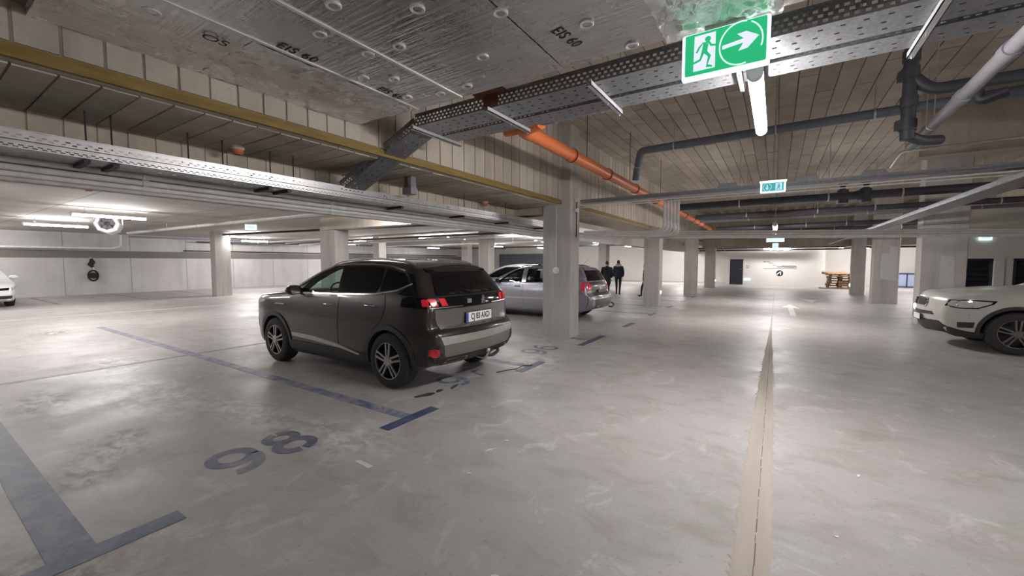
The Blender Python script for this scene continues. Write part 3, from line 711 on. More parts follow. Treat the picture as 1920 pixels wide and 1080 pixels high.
# conduits crossing the aisle low, with the riser to the tray above
cb = thing('conduit_bundle', 'bundle of grey conduits crossing the aisle at head height', 'conduit', (0, 0, 0))
for k, (dz, dy) in enumerate(((0, 0), (-.045, .01), (-.09, .02), (-.125, .06))):
    MB().tube([(-3.56, 8.42+dy, 2.255+dz), (-1.4, 9.6+dy, 2.25+dz), (8.5, 14.6+dy, 2.24+dz)], .021, 10).build('conduit', 'grey_conduit', cb, smooth=40)
rs = thing('conduit_riser', 'vertical bunch of grey conduits dropping from the tray to the crossing bundle', 'conduit', (0, 0, 0))
for k in range(5):
    x = -1.79+k*.06; MB().tube(bez([(x, 8.05, 2.78), (x, 8.05, 2.24-.03*k), (x-.12, 8.1, 2.18-.02*k), (x-.6, 8.2, 2.18-.02*k)], 6, .09), .026, 10).build('conduit', 'grey_conduit', rs, smooth=40)
# conduits under the left trays
for k, (z, r, m, lab) in enumerate(((2.388, .030, 'grey_conduit', 'top grey conduit under the left trays'), (2.325, .026, 'grey_conduit', 'second grey conduit under the left trays'), (2.275, .022, 'white_plastic', 'pale lower conduit under the left trays'), (2.235, .018, 'grey_conduit', 'lowest thin conduit under the left trays'))):
    pipe('wall_conduit', [(-4.955+.0*k, -2, z), (-4.955, 15, z)], r, m, lab, 'conduits below the left trays', collars=tuple(1.5+1.9*j for j in range(8)), cl=.05, cr=1.15)
# left hall pipes
pipe('sprinkler_pipe', [(-28.05, 7.2, 2.90), (-28.05, 30, 2.90)], .05, 'grey_pipe', 'grey pipe along the top of the left wall', 'pipes of the left hall', hang=(4, 7, 10), hz=2.995)
pipe('sprinkler_pipe', [(-22.8, 5.78, 2.80), (-8.5, 6.05, 2.80)], .055, 'grey_conduit', 'pale pipe slanting towards the lone column', 'pipes of the left hall', collars=(3, 6.5, 9), hang=(4, 9), hz=2.995)
pipe('sprinkler_pipe', [(-27.8, 6.75, 2.93), (-27.8, 6.75, 2.36), (-27.85, 6.3, 2.27), (-27.9, -4, 2.26)], .055, 'white_plastic', 'white pipe along the left wall turning up to the ceiling', 'pipes of the left hall', bend=.3)
pipe('sprinkler_pipe', [(-21.7, 8.85, 2.86), (-6, 10.2, 2.80)], .045, 'dark_pipe', 'dark pipe beyond the lone column', 'pipes of the left hall', hang=(3, 8), hz=2.995)
pipe('sprinkler_pipe', [(-27.9, 10, 2.74), (-20, 30, 2.74)], .04, 'dark_pipe', 'dark pipe crossing the bright left wall', 'pipes of the left hall', hang=(3, 9, 15), hz=2.995)
pipe('sprinkler_pipe', [(-28.25, 9.5, 2.22), (-28.25, 33, 2.22)], .04, 'dark_pipe', 'dark pipe along the left wall band beyond the lone column', 'pipes of the left hall')
for k, (y0, z, m) in enumerate(((11.5, 2.72, 'grey_conduit'), (12.4, 2.66, 'dark_pipe'), (13.2, 2.62, 'grey_conduit'), (13.8, 2.62, 'white_plastic'), (18.5, 2.66, 'grey_conduit'), (24, 2.62, 'dark_pipe'))):
    pipe('hall_pipe', [(-24, y0+.6, z), (-5.4, y0, z)], .04, m, ['first grey pipe above the estate car', 'second, dark pipe above the estate car', 'third grey pipe above the estate car', 'white pipe above the estate car', 'grey pipe farther back in the left hall', 'dark pipe at the back of the left hall'][k], 'pipes above the estate car', hang=(6, 12), hz=2.995)
pipe('hall_pipe', [(-8.75, 12.5, 2.80), (-8.75, 34, 2.80)], .045, 'grey_conduit', 'grey pipe running to the back of the left hall', 'pipes above the estate car', hang=(4, 9, 14), hz=2.995)
# pipes in front of the far wall
for k, (z, yy, m) in enumerate(((2.50, 30.5, 'dark_pipe'), (2.38, 31.5, 'dark_pipe'))):
    pipe('far_pipe', [(-4.6, yy, z), (3.2, yy, z), (3.8, yy-1.0, z+.05), (8.5, yy-1, z+.05)], .05, m, ['upper dark pipe in front of the end wall', 'lower dark pipe in front of the end wall'][k], 'dark pipes before the end wall', hang=(1.6, 5), hz=2.60)

# ================================================================ LAMPS
def batten_proto():
    t = thing('batten_lamp', 'x', 'lamp', (0, 0, 0), group='LED batten lamps')
    MB().box(-.048, .048, -.62, .62, .024, .070).build('housing', 'white_plastic', t)
    b = MB(); n = 10; pr = [(.046*math.cos(math.radians(168+204*i/(n-1))), .012+.046*math.sin(math.radians(168+204*i/(n-1)))) for i in range(n)]
    vs = [(x, yy, z) for yy in (-.605, .605) for x, z in pr]
    b.add(vs, [(i, i+1, n+i+1, n+i) for i in range(n-1)]+[tuple(range(n)), tuple(range(2*n-1, n-1, -1))]); b.build('diffuser', 'lamp_diffuser', t, smooth=50)
    for s in (-1, 1): MB().lathe([(0, .02), (.040, .018), (.049, .0), (.049, -.012)], (0, s*.605, .012), (0, s, 0), 16).build('end_cap', 'white_plastic', t)
    for yy in (-.4, .4): MB().box(-.012, .012, yy-.02, yy+.02, .05, .10).build('clip', 'bright_zinc', t)
    return t
bp = batten_proto(); used = [False]
def lamp(x, y, z, rz, label, rod=None):
    if not used[0]: o = bp; used[0] = True; o.location = (x, y, z); o.rotation_euler = (0, 0, rz); o['label'] = label
    else: o = dup(bp, (x, y, z), rz, label)
    if rod:
        for yy in (-.4, .4):
            q = MB().tube([(0, yy, .09), (0, yy, rod-z)], .005, 6).build('hanger_rod', 'bright_zinc', o)
            if rz: pass
    return o
lamp(-.17, 4.10, 2.885, .0, 'long bright lamp hanging below the big exit sign', 4.39).scale.y = 1.2
lamp(-14.85, 3.44, 2.79, 0, 'bright lamp in the left hall just left above the round jet fan')
lamp(-19.9, 3.3, 2.79, 0, 'second bright lamp in the left hall, nearer the left wall')
lamp(-.06, 12.4, 2.47, 0, 'lamp seen end-on over the aisle beyond the small exit sign', 4.39)
far = [(-15.3, 15.7, 'pair lamp above the roof of the dark SUV'), (-13.6, 15.9, 'lamp beside the pair lamp above the dark SUV'), (-18.4, 26.4, 'lamp far back between the slim columns'), (-11.6, 21.0, 'lamp above the silver hatchback'), (-17.0, 31.0, 'lamp by the blue-grey panel of the far wall'),
       (-9.4, 24.3, 'lamp above the two walking people'), (-9.6, 31.2, 'lamp near the end of the left hall behind the second column'), (-5.9, 31.5, 'lamp between the third and fourth left columns'), (-21.6, 9.8, 'lamp behind the lone column'), (-20.2, 15.5, 'lamp in the left hall before the bright wall stretch'), (-25.5, 12.0, 'lamp close to the bright stretch of left wall'), (-25.4, 18.0, 'lamp close to the left wall farther back'), (-25.6, 1.5, 'added lamp brightening the wall from beyond the left edge'),  # last lamp is added out of view to brighten the left wall
       (-24.8, 26, 'lamp at the far corner of the left hall'), (-9.0, 4.2, 'x')]
for x, y, lab in far:
    if lab != 'x': lamp(x, y, 2.79, 0, lab)
lamp(.0, 31.2, 2.46, PI/2, 'wide lamp in front of the end wall', None)
lamp(3.9, 32.2, 2.44, PI/2, 'wide lamp above the stacked pallets', None)
lamp(6.6, 31.5, 2.46, PI/2, 'wide lamp over the blue cabinets', None)
lamp(-5.6, 32.6, 2.5, PI/2, 'small bright lamp left of the dark door', None)
# lamps of the same rows outside the picture; right-edge lamp added to brighten the floor
for x, y, z, lab in ((3.4, -3.2, 2.95, 'lamp over the aisle behind the viewer'),                      (7.3, 5.2, 2.95, 'added lamp brightening the right bays from beyond the right edge'), (-20, -3, 2.79, 'lamp of the outer left row behind the viewer'), (6.2, 21.2, 2.95, 'lamp over the right bays behind the wide columns')):
    lamp(x, y, z, 0, lab, None)
# lamps hidden by the beams lighting bays and aisle; left-edge one is added fill
for x, y, z, lab in ((-8.6, 7.2, 2.79, 'lamp over the bays hidden behind the deep beam'), (-11.4, .0, 2.79, 'added lamp brightening the bays from just beyond the left edge'), (-8.5, 13.6, 2.79, 'lamp above the estate car hidden by pipes')):
    lamp(x, y, z, 0, lab, None)
lamp(-.1, 18.2, 2.60, 0, 'lamp over the aisle hidden behind the crossing conduits', 4.39)

# ================================================================ SIGNS
def to_xz(y, x0, z0):
    return lambda u, v, t: (x0+u, y-t, z0+v)
sg = thing('exit_sign', 'big green lit exit sign with running figure and right arrow under the foil', 'exit sign', (0, 0, 0))
SW, SH = .475, .275; X0, Z0, YS = -.548, 2.742, 2.845; f = to_xz(YS, X0, Z0)
def rrect(u0, u1, v0, v1, r=.02, n=4):
    p = []
    for cx, cy, a in ((u1-r, v1-r, 0), (u0+r, v1-r, 90), (u0+r, v0+r, 180), (u1-r, v0+r, 270)): p += arc(cx, cy, r, r, a, a+90, n)
    return p
MB().prism(rrect(0, SW, 0, SH, .012), f, -.03, 0).build('lit_edge', 'sign_edge', sg)
MB().prism(rrect(.018, SW-.018, .022, SH-.004, .01), f, .001, .004).build('green_face', 'sign_green', sg)
MB().prism([(.068, .045), (.190, .045), (.190, .255), (.072, .255)], f, .005, .006).build('door_pictogram', 'sign_white', sg)
b = MB(); G = lambda p: b.prism(p, f, .007, .008)
G(arc(.148, .222, .017, .017, 0, 342, 18))
G([(.122, .200), (.150, .197), (.163, .175), (.192, .170), (.192, .182), (.171, .186), (.158, .207), (.120, .208), (.095, .185), (.080, .155), (.090, .150), (.106, .180)])
G([(.122, .200), (.152, .195), (.146, .150), (.168, .120), (.150, .070), (.172, .062), (.178, .050), (.140, .055), (.150, .118), (.128, .140), (.110, .100), (.050, .082), (.046, .095), (.103, .112), (.113, .150)])
b.build('running_figure', 'sign_green', sg)
b = MB(); b.prism([(.228, .137), (.340, .149), (.315, .107), (.362, .114), (.418, .170), (.352, .210), (.306, .205), (.342, .172), (.228, .158)], f, .005, .006); b.build('arrow', 'sign_white', sg)
b = MB()
for a0, a1 in ((-20, 62), (75, 285)):
    vs, fs = stroke2d(arc(.325, .150, .112, .122, a0, a1, 30), .006); b.add([f(p.x, p.y, .006) for p in vs], fs)
b.build('ring', 'sign_edge', sg)
MB().box(-.42, -.20, YS+.0, YS+.03, Z0+SH, FZ).build('mount', 'white_plastic', sg)
s2 = thing('exit_sign', 'small teal exit sign with down arrow hanging over the aisle tray', 'exit sign', (0, 0, 0))
f2 = to_xz(7.6, -.255, 2.675)
MB().prism(rrect(0, .335, 0, .165, .012), f2, -.03, 0).build('lit_edge', 'sign_edge', s2)
MB().prism(rrect(-.012, .347, .16, .185, .006), f2, -.04, .006).build('housing', 'sign_edge', s2)
MB().prism(rrect(.025, .31, .022, .15, .006), f2, .001, .003).build('teal_face', 'sign_teal', s2)
b = MB(); b.prism([(.085, .125), (.10, .125), (.10, .075), (.12, .08), (.0925, .04), (.065, .08), (.085, .075)], f2, .004, .005); b.build('arrow', 'sign_pale', s2)
b = MB()
for a0, a1 in ((110, 250), (-70, 70)):
    vs, fs = stroke2d(arc(.0925, .085, .055, .058, a0, a1, 14), .007); b.add([f2(p.x, p.y, .005) for p in vs], fs)
b.build('ring', 'sign_pale', s2)
MB().prism([(.20, .035), (.285, .035), (.285, .14), (.20, .14)], f2, .004, .005).build('door_pictogram', 'sign_pale', s2)
b = MB(); b.prism(arc(.245, .122, .01, .01, 0, 330, 10), f2, .006, .007); b.prism([(.235, .11), (.255, .11), (.262, .085), (.25, .07), (.268, .045), (.255, .042), (.24, .068), (.225, .045), (.212, .05), (.23, .075)], f2, .006, .007); b.build('running_figure', 'sign_teal', s2)
MB().tube([(-.09, 7.6, 2.86), (-.09, 7.6, 4.41)], .006, 6).build('hanger_rod', 'bright_zinc', s2)
def small_sign(x, y, z, label, rz=0, w=.34, h=.17, top=3.0):
    t = thing('exit_sign', label, 'exit sign', (x, y, z), rz, group='distant exit signs')
    MB().box(-w/2, w/2, -.02, .02, -h/2, h/2).build('lit_edge', 'sign_edge', t)
    MB().box(-w/2+.03, w/2-.03, -.026, -.021, -h/2+.03, h/2-.03).build('face', 'sign_far', t)
    MB().box(-w/2-.01, w/2+.01, -.025, .025, h/2, h/2+.03).build('housing', 'white_plastic', t)
    MB().tube([(0, 0, h/2+.03), (0, 0, top-z-.008)], .008, 6).build('rod', 'bright_zinc', t)
small_sign(-15.1, 7.0, 2.78, 'small glowing exit sign in the left hall beside the lone column', .9)
small_sign(-.06, 16.2, 2.32, 'glowing exit sign under the crossing conduits of the aisle', 0, .5, .12, 4.4)
small_sign(-.07, 22.0, 2.30, 'white glowing exit sign right above the wide end lamp', 0, .22, .26, 4.4)
small_sign(5.24, 18.06, 2.35, 'glowing exit sign on the pale wall above the louvred gates', 0, .26, .2, 2.55)
def marker(x, y, z, label, nrm=(0, -1, 0), r=.06):
    t = thing('marker_light', label, 'light', (x, y, z), group='low marker lights')
    MB().lathe([(0, .03), (r*.8, .03), (r, .012), (r*1.05, 0)], (0, 0, 0), nrm, 18).build('lens', 'marker_glow', t, smooth=40)
    MB().lathe([(r*1.05, 0), (r*1.2, .0), (r*1.2, -.02), (0, -.02)], (0, 0, 0), nrm, 18).build('base', 'white_plastic', t)
marker(-3.47, 15.22, .51, 'glowing marker low on the second left column', (1, 0, 0))
marker(3.08, 14.6, .46, 'glowing marker low on the wide near right column', (-1, 0, 0), .075)
marker(3.14, 26.5, .43, 'glowing marker low on the farthest right column', (-1, 0, 0), .085)
marker(-3.17, 28.2, .45, 'small glowing marker low on the farthest left column', (1, 0, 0), .06)
t = thing('marker_light', 'oval glowing marker on the end wall beside the dark door', 'light', (-1.70, 32.99, .38), group='low marker lights')
MB().prism(arc(0, 0, .21, .065, 0, 345, 24), lambda u, v, tt: (u, -tt, v), 0, .05).build('lens', 'marker_glow', t)

# ================================================================ FITTINGS
def detector(x, y, z, label):
    t = thing('smoke_detector', label, 'detector', (x, y, z), group='white and orange smoke detectors')
    MB().lathe([(0, 0), (.062, 0), (.062, -.03), (.05, -.036)], (0, 0, 0), (0, 0, 1), 20).build('base', 'white_plastic', t, smooth=30)
    MB().lathe([(.052, -.034), (.054, -.062), (.035, -.085), (0, -.088)], (0, 0, 0), (0, 0, 1), 20).build('sensor_cap', 'detector_orange', t, smooth=40)
detector(-4.72, 2.09, 2.79, 'smoke detector with orange cap on the beam soffit above the left trays')
detector(-10.8, 2.22, 2.99, 'smoke detector on the low ceiling under the left conduits')
detector(-4.85, 6.55, 2.785, 'smoke detector on the beam soffit near the nearest column')
t = thing('call_disc', 'round white disc with a thin conduit on the nearest column', 'alarm', (-3.90, 7.77, 1.42))
MB().lathe([(0, .03), (.055, .03), (.07, .02), (.072, 0)], (0, 0, 0), (0, -1, 0), 24).build('disc', 'white_plastic', t, smooth=40)
MB().tube([(0, -.008, .06), (0, -.008, 1.32)], .009, 8).build('conduit', 'grey_conduit', t)
t = thing('wall_box', 'small white junction box pair on the head of the nearest column', 'box', (-3.56, 8.0, 2.82))
MB().box(-.01, .05, -.04, .04, .02, .10).build('upper_box', 'white_plastic', t); MB().box(-.01, .04, -.03, .03, -.18, -.11).build('lower_box', 'white_plastic', t); MB().tube([(0.01, 0, .05), (.01, 0, -.7)], .01, 6).build('conduit', 'dark_steel', t)
# jet fan
t = thing('jet_fan', 'round white jet fan with dark rotor hung under the low ceiling', 'fan', (-17.2, 3.93, 2.74), math.radians(72))
MB().lathe([(.20, -.55), (.27, -.52), (.30, -.45), (.30, .45), (.27, .52), (.20, .55), (.185, .5), (.185, -.5)], (0, 0, 0), (0, 1, 0), 8, closed=True).build('casing', 'white_plastic', t)
for k in range(6):
    a = 2*PI*k/6; b = MB(); b.obox((.03*math.cos(a), -.40, .03*math.sin(a)), (.18*math.cos(a), -.40, .18*math.sin(a)), .07, .012, (0, 1, 0)); b.build('rotor_blade', 'dark_steel', t)
MB().lathe([(0, -.47), (.06, -.45), (.07, -.38), (.07, .3), (0, .32)], (0, 0, 0), (0, 1, 0), 14).build('hub', 'dark_steel', t)
for s in (-1, 1): MB().box(s*.31-.012, s*.31+.012, -.04, .04, 0, .26).build('hanger', 'bright_zinc', t)
MB().tube([(.28, 0, .1), (.5, 0, .16), (.55, 0, .25)], .012, 6).build('cable', 'dark_steel', t)
# black hose / float hanging on the left wall
t = thing('hose_hanger', 'black coiled hose hanging from a hook on the left wall', 'hose', (-28.2, 5.7, 0))
MB().tube([(-.1, 0, 1.84), (.06, 0, 1.82), (.08, 0, 1.74)], .02, 8).build('hook', 'bright_zinc', t)
MB().tube([(.08, .02, 1.76), (.09, 0.05, 1.6), (.09, -.02, 1.46), (.09, .05, 1.33)], [.05, .11, .12, .05], 12).build('float_body', 'black_rubber', t, smooth=50)
MB().tube([(.09, .05, 1.34), (.08, .08, 1.22), (.08, .06, 1.12)], .04, 8).build('link', 'bright_zinc', t)
b = MB()
for k in range(5): b.tube([(.06+.02*k, .05+.17*math.cos(2*PI*i/20), .93+.25*math.sin(2*PI*i/20)) for i in range(21)], .035, 8)
b.lathe([(0, .04), (.15, .04), (.15, .12), (0, .12)], (0, .05, .93), (1, 0, 0), 20)
b.build('hose_coil', 'black_rubber', t, smooth=40)
# wall and hall objects far away
t = thing('wall_panel', 'blue-grey roller panel on the far wall above the silver hatchback', 'shutter', (-21.6, 35.34, 0))
for k in range(8): MB().box(-2.75, 2.75, -.02-.01*(k % 2), .05, .3*k+.01, .3*k+.295).build('panel_slat', 'blue_grey_panel', t)
t = thing('storage_cabinet', 'pale blue cabinet with dark blue frame by the far wall', 'cabinet', (6.85, 34.9, 0))
MB().box(-.62, .62, -.2, .4, .06, .85).build('body', 'cabinet_blue', t)
for x in (-.62, 0, .62): MB().box(x-.03, x+.03, -.24, -.2, 0, .9).build('frame_post', 'cabinet_frame', t)
for z in (.03, .86): MB().box(-.65, .65, -.24, .42, z-.04, z+.04).build('frame_rail', 'cabinet_frame', t)
for x in (-.3, .3): MB().box(x-.26, x+.26, -.225, -.2, .1, .8).build('door', 'cabinet_blue', t)
def gate(x0, x1, label, lean=0):
    t = thing('louvred_gate', label, 'gate', (x0, 18.25, 0), group='dark louvred gates')
    w = x1-x0
    for k in range(10): MB().add([(0, -.06, .05+k*.162), (w, -.06, .05+k*.162), (w, .03, .05+k*.162+.13), (0, .03, .05+k*.162+.13), (0, -.045, .04+k*.162), (w, -.045, .04+k*.162), (w, .045, .04+k*.162+.13), (0, .045, .04+k*.162+.13)], [(0, 1, 2, 3), (7, 6, 5, 4), (0, 4, 5, 1), (3, 2, 6, 7), (0, 3, 7, 4), (1, 5, 6, 2)]).build('louvre_slat', 'gate_black', t)
    MB().box(-.04, .03, -.08, .06, 0, 1.7).box(w-.03, w+.04, -.08, .06, 0, 1.7).box(0, w, -.08, .06, 1.64, 1.7).build('frame', 'gate_black', t)
    MB().box(0, w, .08, .10, 0, 1.66).build('back_plate', 'gate_black', t)
gate(4.62, 5.43, 'dark louvred gate between the wide column and the pale post')
gate(5.9, 7.35, 'dark louvred gate at the right edge, right of the pale post')
# pallet stack
def pallet(x, y, z, rz, label, rx=0):
    t = thing('wooden_pallet', label, 'pallet', (x, y, z), rz, group='wooden pallets in the far corner'); t.rotation_euler.x = rx
    for k in range(5): MB().box(-.6, .6, -.4+.175*k, -.4+.175*k+.1, .122, .144).build('deck_board', 'pallet_wood', t)
    for yy in (-.4, -.05, .3):
        MB().box(-.6, .6, yy, yy+.1, 0, .022).build('bottom_board', 'pallet_wood_dark', t)
        for xx in (-.6, -.07, .46): MB().box(xx, xx+.14, yy, yy+.1, .022, .1).build('block', 'pallet_wood_dark', t)
    for xx in (-.6, -.07, .46): MB().box(xx, xx+.14, -.4, .4, .1, .122).build('cross_board', 'pallet_wood_dark', t)
for k in range(5): pallet(3.28+random.uniform(-.05, .05), 31.9+random.uniform(-.05, .05), .145*k, random.uniform(-.1, .1), ['lowest', 'second from the floor', 'middle', 'fourth from the floor', 'topmost flat'][k]+' wooden pallet of the stack in the far corner')
pallet(3.1, 32.0, .80, .45, 'tilted wooden pallet on top of the far stack', .16)
pallet(3.75, 31.2, .03, .15, 'wooden pallet standing on its edge before the far stack', 1.45)
MB_p = MB().box(2.2, 4.3, 30.7, 30.84, 0, .06); tag(MB_p.build('loose_plank', 'pallet_wood'), 'loose plank on the floor before the pallet stack', 'plank')

# ================================================================ CARS
def smoothclosed(pts, sub=6, sharp=()):
    """Catmull-Rom through closed pts"""
    n = len(pts); out = []
    for i in range(n):
        p0, p1, p2, p3 = (Vector(pts[(i+k-1) % n]) for k in range(4))
        if i in sharp: p0 = p1
        if (i+1) % n in sharp: p3 = p2
        for k in range(sub):
            t = k/sub
            out.append(.5*((2*p1)+(p2-p0)*t+(2*p0-5*p1+4*p2-p3)*t*t+(3*p1-p0-3*p2+p3)*t**3))
    return out
def resample(pts, step):
    out = []; n = len(pts)
    for i in range(n):
        a, b = pts[i], pts[(i+1) % n]; m = max(1, int((b-a).length/step+.5))
        for k in range(m): out.append(a.lerp(b, k/m))
    return out
def sstep(a, b, x): t = max(0, min(1, (x-a)/(b-a))); return t*t*(3-2*t)
def lerp_tab(tab, x):
    if x <= tab[0][0]: return tab[0][1]
    for (a, u), (b, v) in zip(tab, tab[1:]):
        if x <= b: return u+(v-u)*(x-a)/(b-a)
    return tab[-1][1]
def inflate(sil, half, R, crown, spine, zsp=.62, M=14):
    n = len(sil); area = sum(sil[i].x*sil[(i+1) % n].y-sil[(i+1) % n].x*sil[i].y for i in range(n))
    if area < 0: sil = sil[::-1]
    nrm = []
    for i in range(n):
        d = (sil[(i+1) % n]-sil[i-1]).normalized(); nrm.append(Vector((d.y, -d.x)))
    ds = [0, .12*R, .35*R, .65*R, R]
    rings = []
    for d in ds:
        y_off = R-math.sqrt(max(0, R*R-(R-d)**2)); rings.append([(p-m*d, y_off) for p, m in zip(sil, nrm)])
    last = [p for p, _ in rings[-1]]
    for t in (.12, .25, .4, .55, .7, .84):
        rings.append([(p.lerp(Vector((min(max(p.x, spine[0]), spine[1]), zsp)), t), 0) for p in last])
    vs = []; fs = []
    idx = {}
    for s in (1, -1):
        for k, ring in enumerate(rings):
            idx[s, k] = len(vs)
            for p, o in ring: vs.append((p.x, s*max(.02, half(p.x, p.y)-o), p.y))
        for k in range(len(rings)-1):
            a, b = idx[s, k], idx[s, k+1]
            for i in range(n): fs.append((a+i, a+(i+1) % n, b+(i+1) % n, b+i))
        a = idx[s, len(rings)-1]; fs.append(tuple(a+i for i in range(n)))
    rows = [idx[1, 0]]
    for j in range(1, M):
        fr = 1-2*j/M; rows.append(len(vs))
        for i, (p, m) in enumerate(zip(sil, nrm)):
            ye = abs(vs[idx[1, 0]+i][1]); c = crown(p, m)*(1-fr*fr); q = p+m*c; vs.append((q.x, ye*fr, q.y))
    rows.append(idx[-1, 0])
    for a, b in zip(rows, rows[1:]):
        for i in range(n): fs.append((a+i, a+(i+1) % n, b+(i+1) % n, b+i))
    return vs, fs
def chaikin(p, it=2):
    for _ in range(it):
        q = []
        for i in range(len(p)):
            a, b = Vector(p[i]), Vector(p[(i+1) % len(p)]); q += [a.lerp(b, .2), a.lerp(b, .8)]
        p = q
    return [tuple(x) for x in p]

class Car:
    def __init__(s, label, loc, rz, sil, L, half, paint, R=.07, crowns=(.10, .05, .03), belt=1.1, sharp=(), wheel=None, scale=(1, 1, 1)):
        s.root = thing('car', label, 'car', loc, rz); s.root.scale = scale
        s.L = L; s.paint = paint; s.half = half; s.wheel = wheel
        pts = resample(smoothclosed([Vector(p) for p in sil], 6, sharp), .045)
        cf, cr, ct = crowns
        def crown(p, m):
            if p.y < .34 and m.y < -.5: return 0
            return (cf*max(0, -m.x)**1.3+cr*max(0, m.x)**1.3+ct*max(0, m.y))
        s.v, s.f = inflate(pts, half, R, crown, (.6, L-.55))
        s.bvh = BVHTree.FromPolygons([Vector(v) for v in s.v], s.f)
    def body(s, cutters=(), mat=None, split=None):
        me = bpy.data.meshes.new('body'); me.from_pydata(s.v, [], s.f)
        for m in (mat or s.paint, 'black_plastic', 'black_plastic'): me.materials.append(MATS[m])
        bm = bmesh.new(); bm.from_mesh(me); bmesh.ops.recalc_face_normals(bm, faces=bm.faces[:]); bm.to_mesh(me); bm.free()
        o = link('body', me, s.root)
        cut = MB()
        objs = []
        for c in cutters:
            mc = c.mesh('cutter', 'black_plastic'); oc = bpy.data.objects.new('cutter', mc); COL.objects.link(oc); oc.parent = s.root; objs.append(oc)
            md = o.modifiers.new('cut', 'BOOLEAN'); md.object = oc; md.operation = 'DIFFERENCE'; md.solver = 'EXACT'
            try: md.material_mode = 'TRANSFER'
            except Exception: pass
        if objs:
            m2 = evaluated(o); o.modifiers.clear(); o.data = m2; m2.name = 'body'
            for oc in objs: bpy.data.objects.remove(oc)
        shade(o.data, 28); s.bo = o
        return o
    def arch(s, x, z, r, depth=.34):
        b = MB()
        for sg in (1, -1):
            w = s.half(x, z); b.lathe([(0, 0), (r, 0), (r, depth+.2), (0, depth+.2)], (x, sg*(w+.2), z), (0, -sg, 0), 40)
        return b
    def drape(s, name, poly, view, mat, parent=None, off=.004, res=.12, smooth=True, thick=.012, both=True, sub=3, label=None, close=2):
        """lay a 2-D outline on the body; view: side (x,z), rear/front (y,z), top (x,y)"""
        sides = (1, -1) if view == 'side' and both else ((-1,) if view == 'left' else (1,))
        view = 'side' if view in ('left', 'right') else view
        outs = []
        for sg in sides:
            bm = bmesh.new()
            vv = [bm.verts.new((p[0], p[1], 0)) for p in poly]
            tri = tessellate_polygon([[Vector((p[0], p[1], 0)) for p in poly]])
            for t in tri:
                try: bm.faces.new([vv[i] for i in t])
                except Exception: pass
            for _ in range(sub):
                es = [e for e in bm.edges if e.calc_length() > res]
                if not es: break
                bmesh.ops.subdivide_edges(bm, edges=es, cuts=1, use_grid_fill=False); bmesh.ops.triangulate(bm, faces=bm.faces[:])
            for v in bm.verts:
                a, c = v.co.x, v.co.y
                if view == 'side': o, d = Vector((a, sg*3, c)), Vector((0, -sg, 0))
                elif view == 'rear': o, d = Vector((s.L+2, a, c)), Vector((-1, 0, 0))
                elif view == 'front': o, d = Vector((-2, a, c)), Vector((1, 0, 0))
                else: o, d = Vector((a, c, 4)), Vector((0, 0, -1))
                h, nr, _, _ = s.bvh.ray_cast(o, d)
                if h is None:
                    q = Vector((a, sg*s.half(a, c), c)) if view == 'side' else (Vector((s.L, a, c)) if view == 'rear' else Vector((0, a, c)))
                    h, nr, _, _ = s.bvh.find_nearest(q)
                if nr.dot(d) > 0: nr = -nr
                v.co = h+nr*off
            bm.normal_update()
            dirn = Vector((0, sg, 0)) if view == 'side' else Vector((1, 0, 0)) if view == 'rear' else Vector((-1, 0, 0)) if view == 'front' else Vector((0, 0, 1))
            be = [e for e in bm.edges if e.is_boundary]
            if thick:
                r = bmesh.ops.extrude_edge_only(bm, edges=be)
                for g in r['geom']:
                    if isinstance(g, bmesh.types.BMVert): g.co -= dirn*thick
            me = bpy.data.meshes.new(name); bm.to_mesh(me); bm.free(); me.materials.append(MATS[mat]); shade(me, 40)
            outs.append(link(name, me, parent or s.root))
            if label: outs[-1]['label'] = label
        return outs
    def wheels(s, xs, r, track, spokes, w=.225, alloy='alloy', z=None):
        for x in xs:
            for sg in (-1, 1):
                y = sg*(track); o = (x, y, r); ax = (0, sg, 0)
                rr = r*.68
                pr = [(rr, -w*.9), (r*.93, -w), (r*.985, -w*.93), (r, -w*.8), (r, -w*.2), (r*.985, -w*.06), (r*.93, 0), (r*.80, .012), (rr, 0), (rr, -w*.1)]
                b = MB(); b.lathe(pr, o, ax, 40)
                for k in range(44):
                    a = 2*PI*k/44; c, sn = math.cos(a), math.sin(a)
                    for h0, h1, tw in ((-w*.74, -w*.52, .05), (-w*.46, -w*.26, -.05)):
                        p0 = Vector((x+r*1.004*math.cos(a), y+sg*h0, r+r*1.004*math.sin(a))); p1 = Vector((x+r*1.004*math.cos(a+tw), y+sg*h1, r+r*1.004*math.sin(a+tw)))
                        b.obox(p0, p1, .022, .007, (c, 0, sn))
                t = b.build('wheel', 'tyre_rubber', s.root, smooth=40)
                b = MB(); b.lathe([(rr, 0), (rr*.965, .006), (rr*.94, -.01), (rr*.92, -w*.8), (0, -w*.8)], o, ax, 36); b.build('rim_barrel', 'alloy_black', t, smooth=40)
                b = MB()
                for k in range(spokes):
                    for dd in (-.5, .5):
                        a = 2*PI*k/spokes+.3; e = dd*.30; 
                        p0 = Vector((x+.06*math.cos(a+dd*.75), y+sg*.0, r+.06*math.sin(a+dd*.75))); p1 = Vector((x+rr*.955*math.cos(a+e), y-sg*.004, r+rr*.955*math.sin(a+e)))
                        b.obox(p0, p1, max(.02, r*.072) if spokes == 5 else .024, .024, (0, 1, 0))
                b.lathe([(rr*.975, .008), (rr*.94, .006), (rr*.935, -.015), (rr*.975, -.012)], o, ax, 36, closed=True)
                b.build('spokes', alloy, t)
                b = MB(); b.lathe([(0, .02), (.055, .018), (.07, .004), (.07, -.03)], o, ax, 20); b.build('hub_cap', alloy, t, smooth=40)
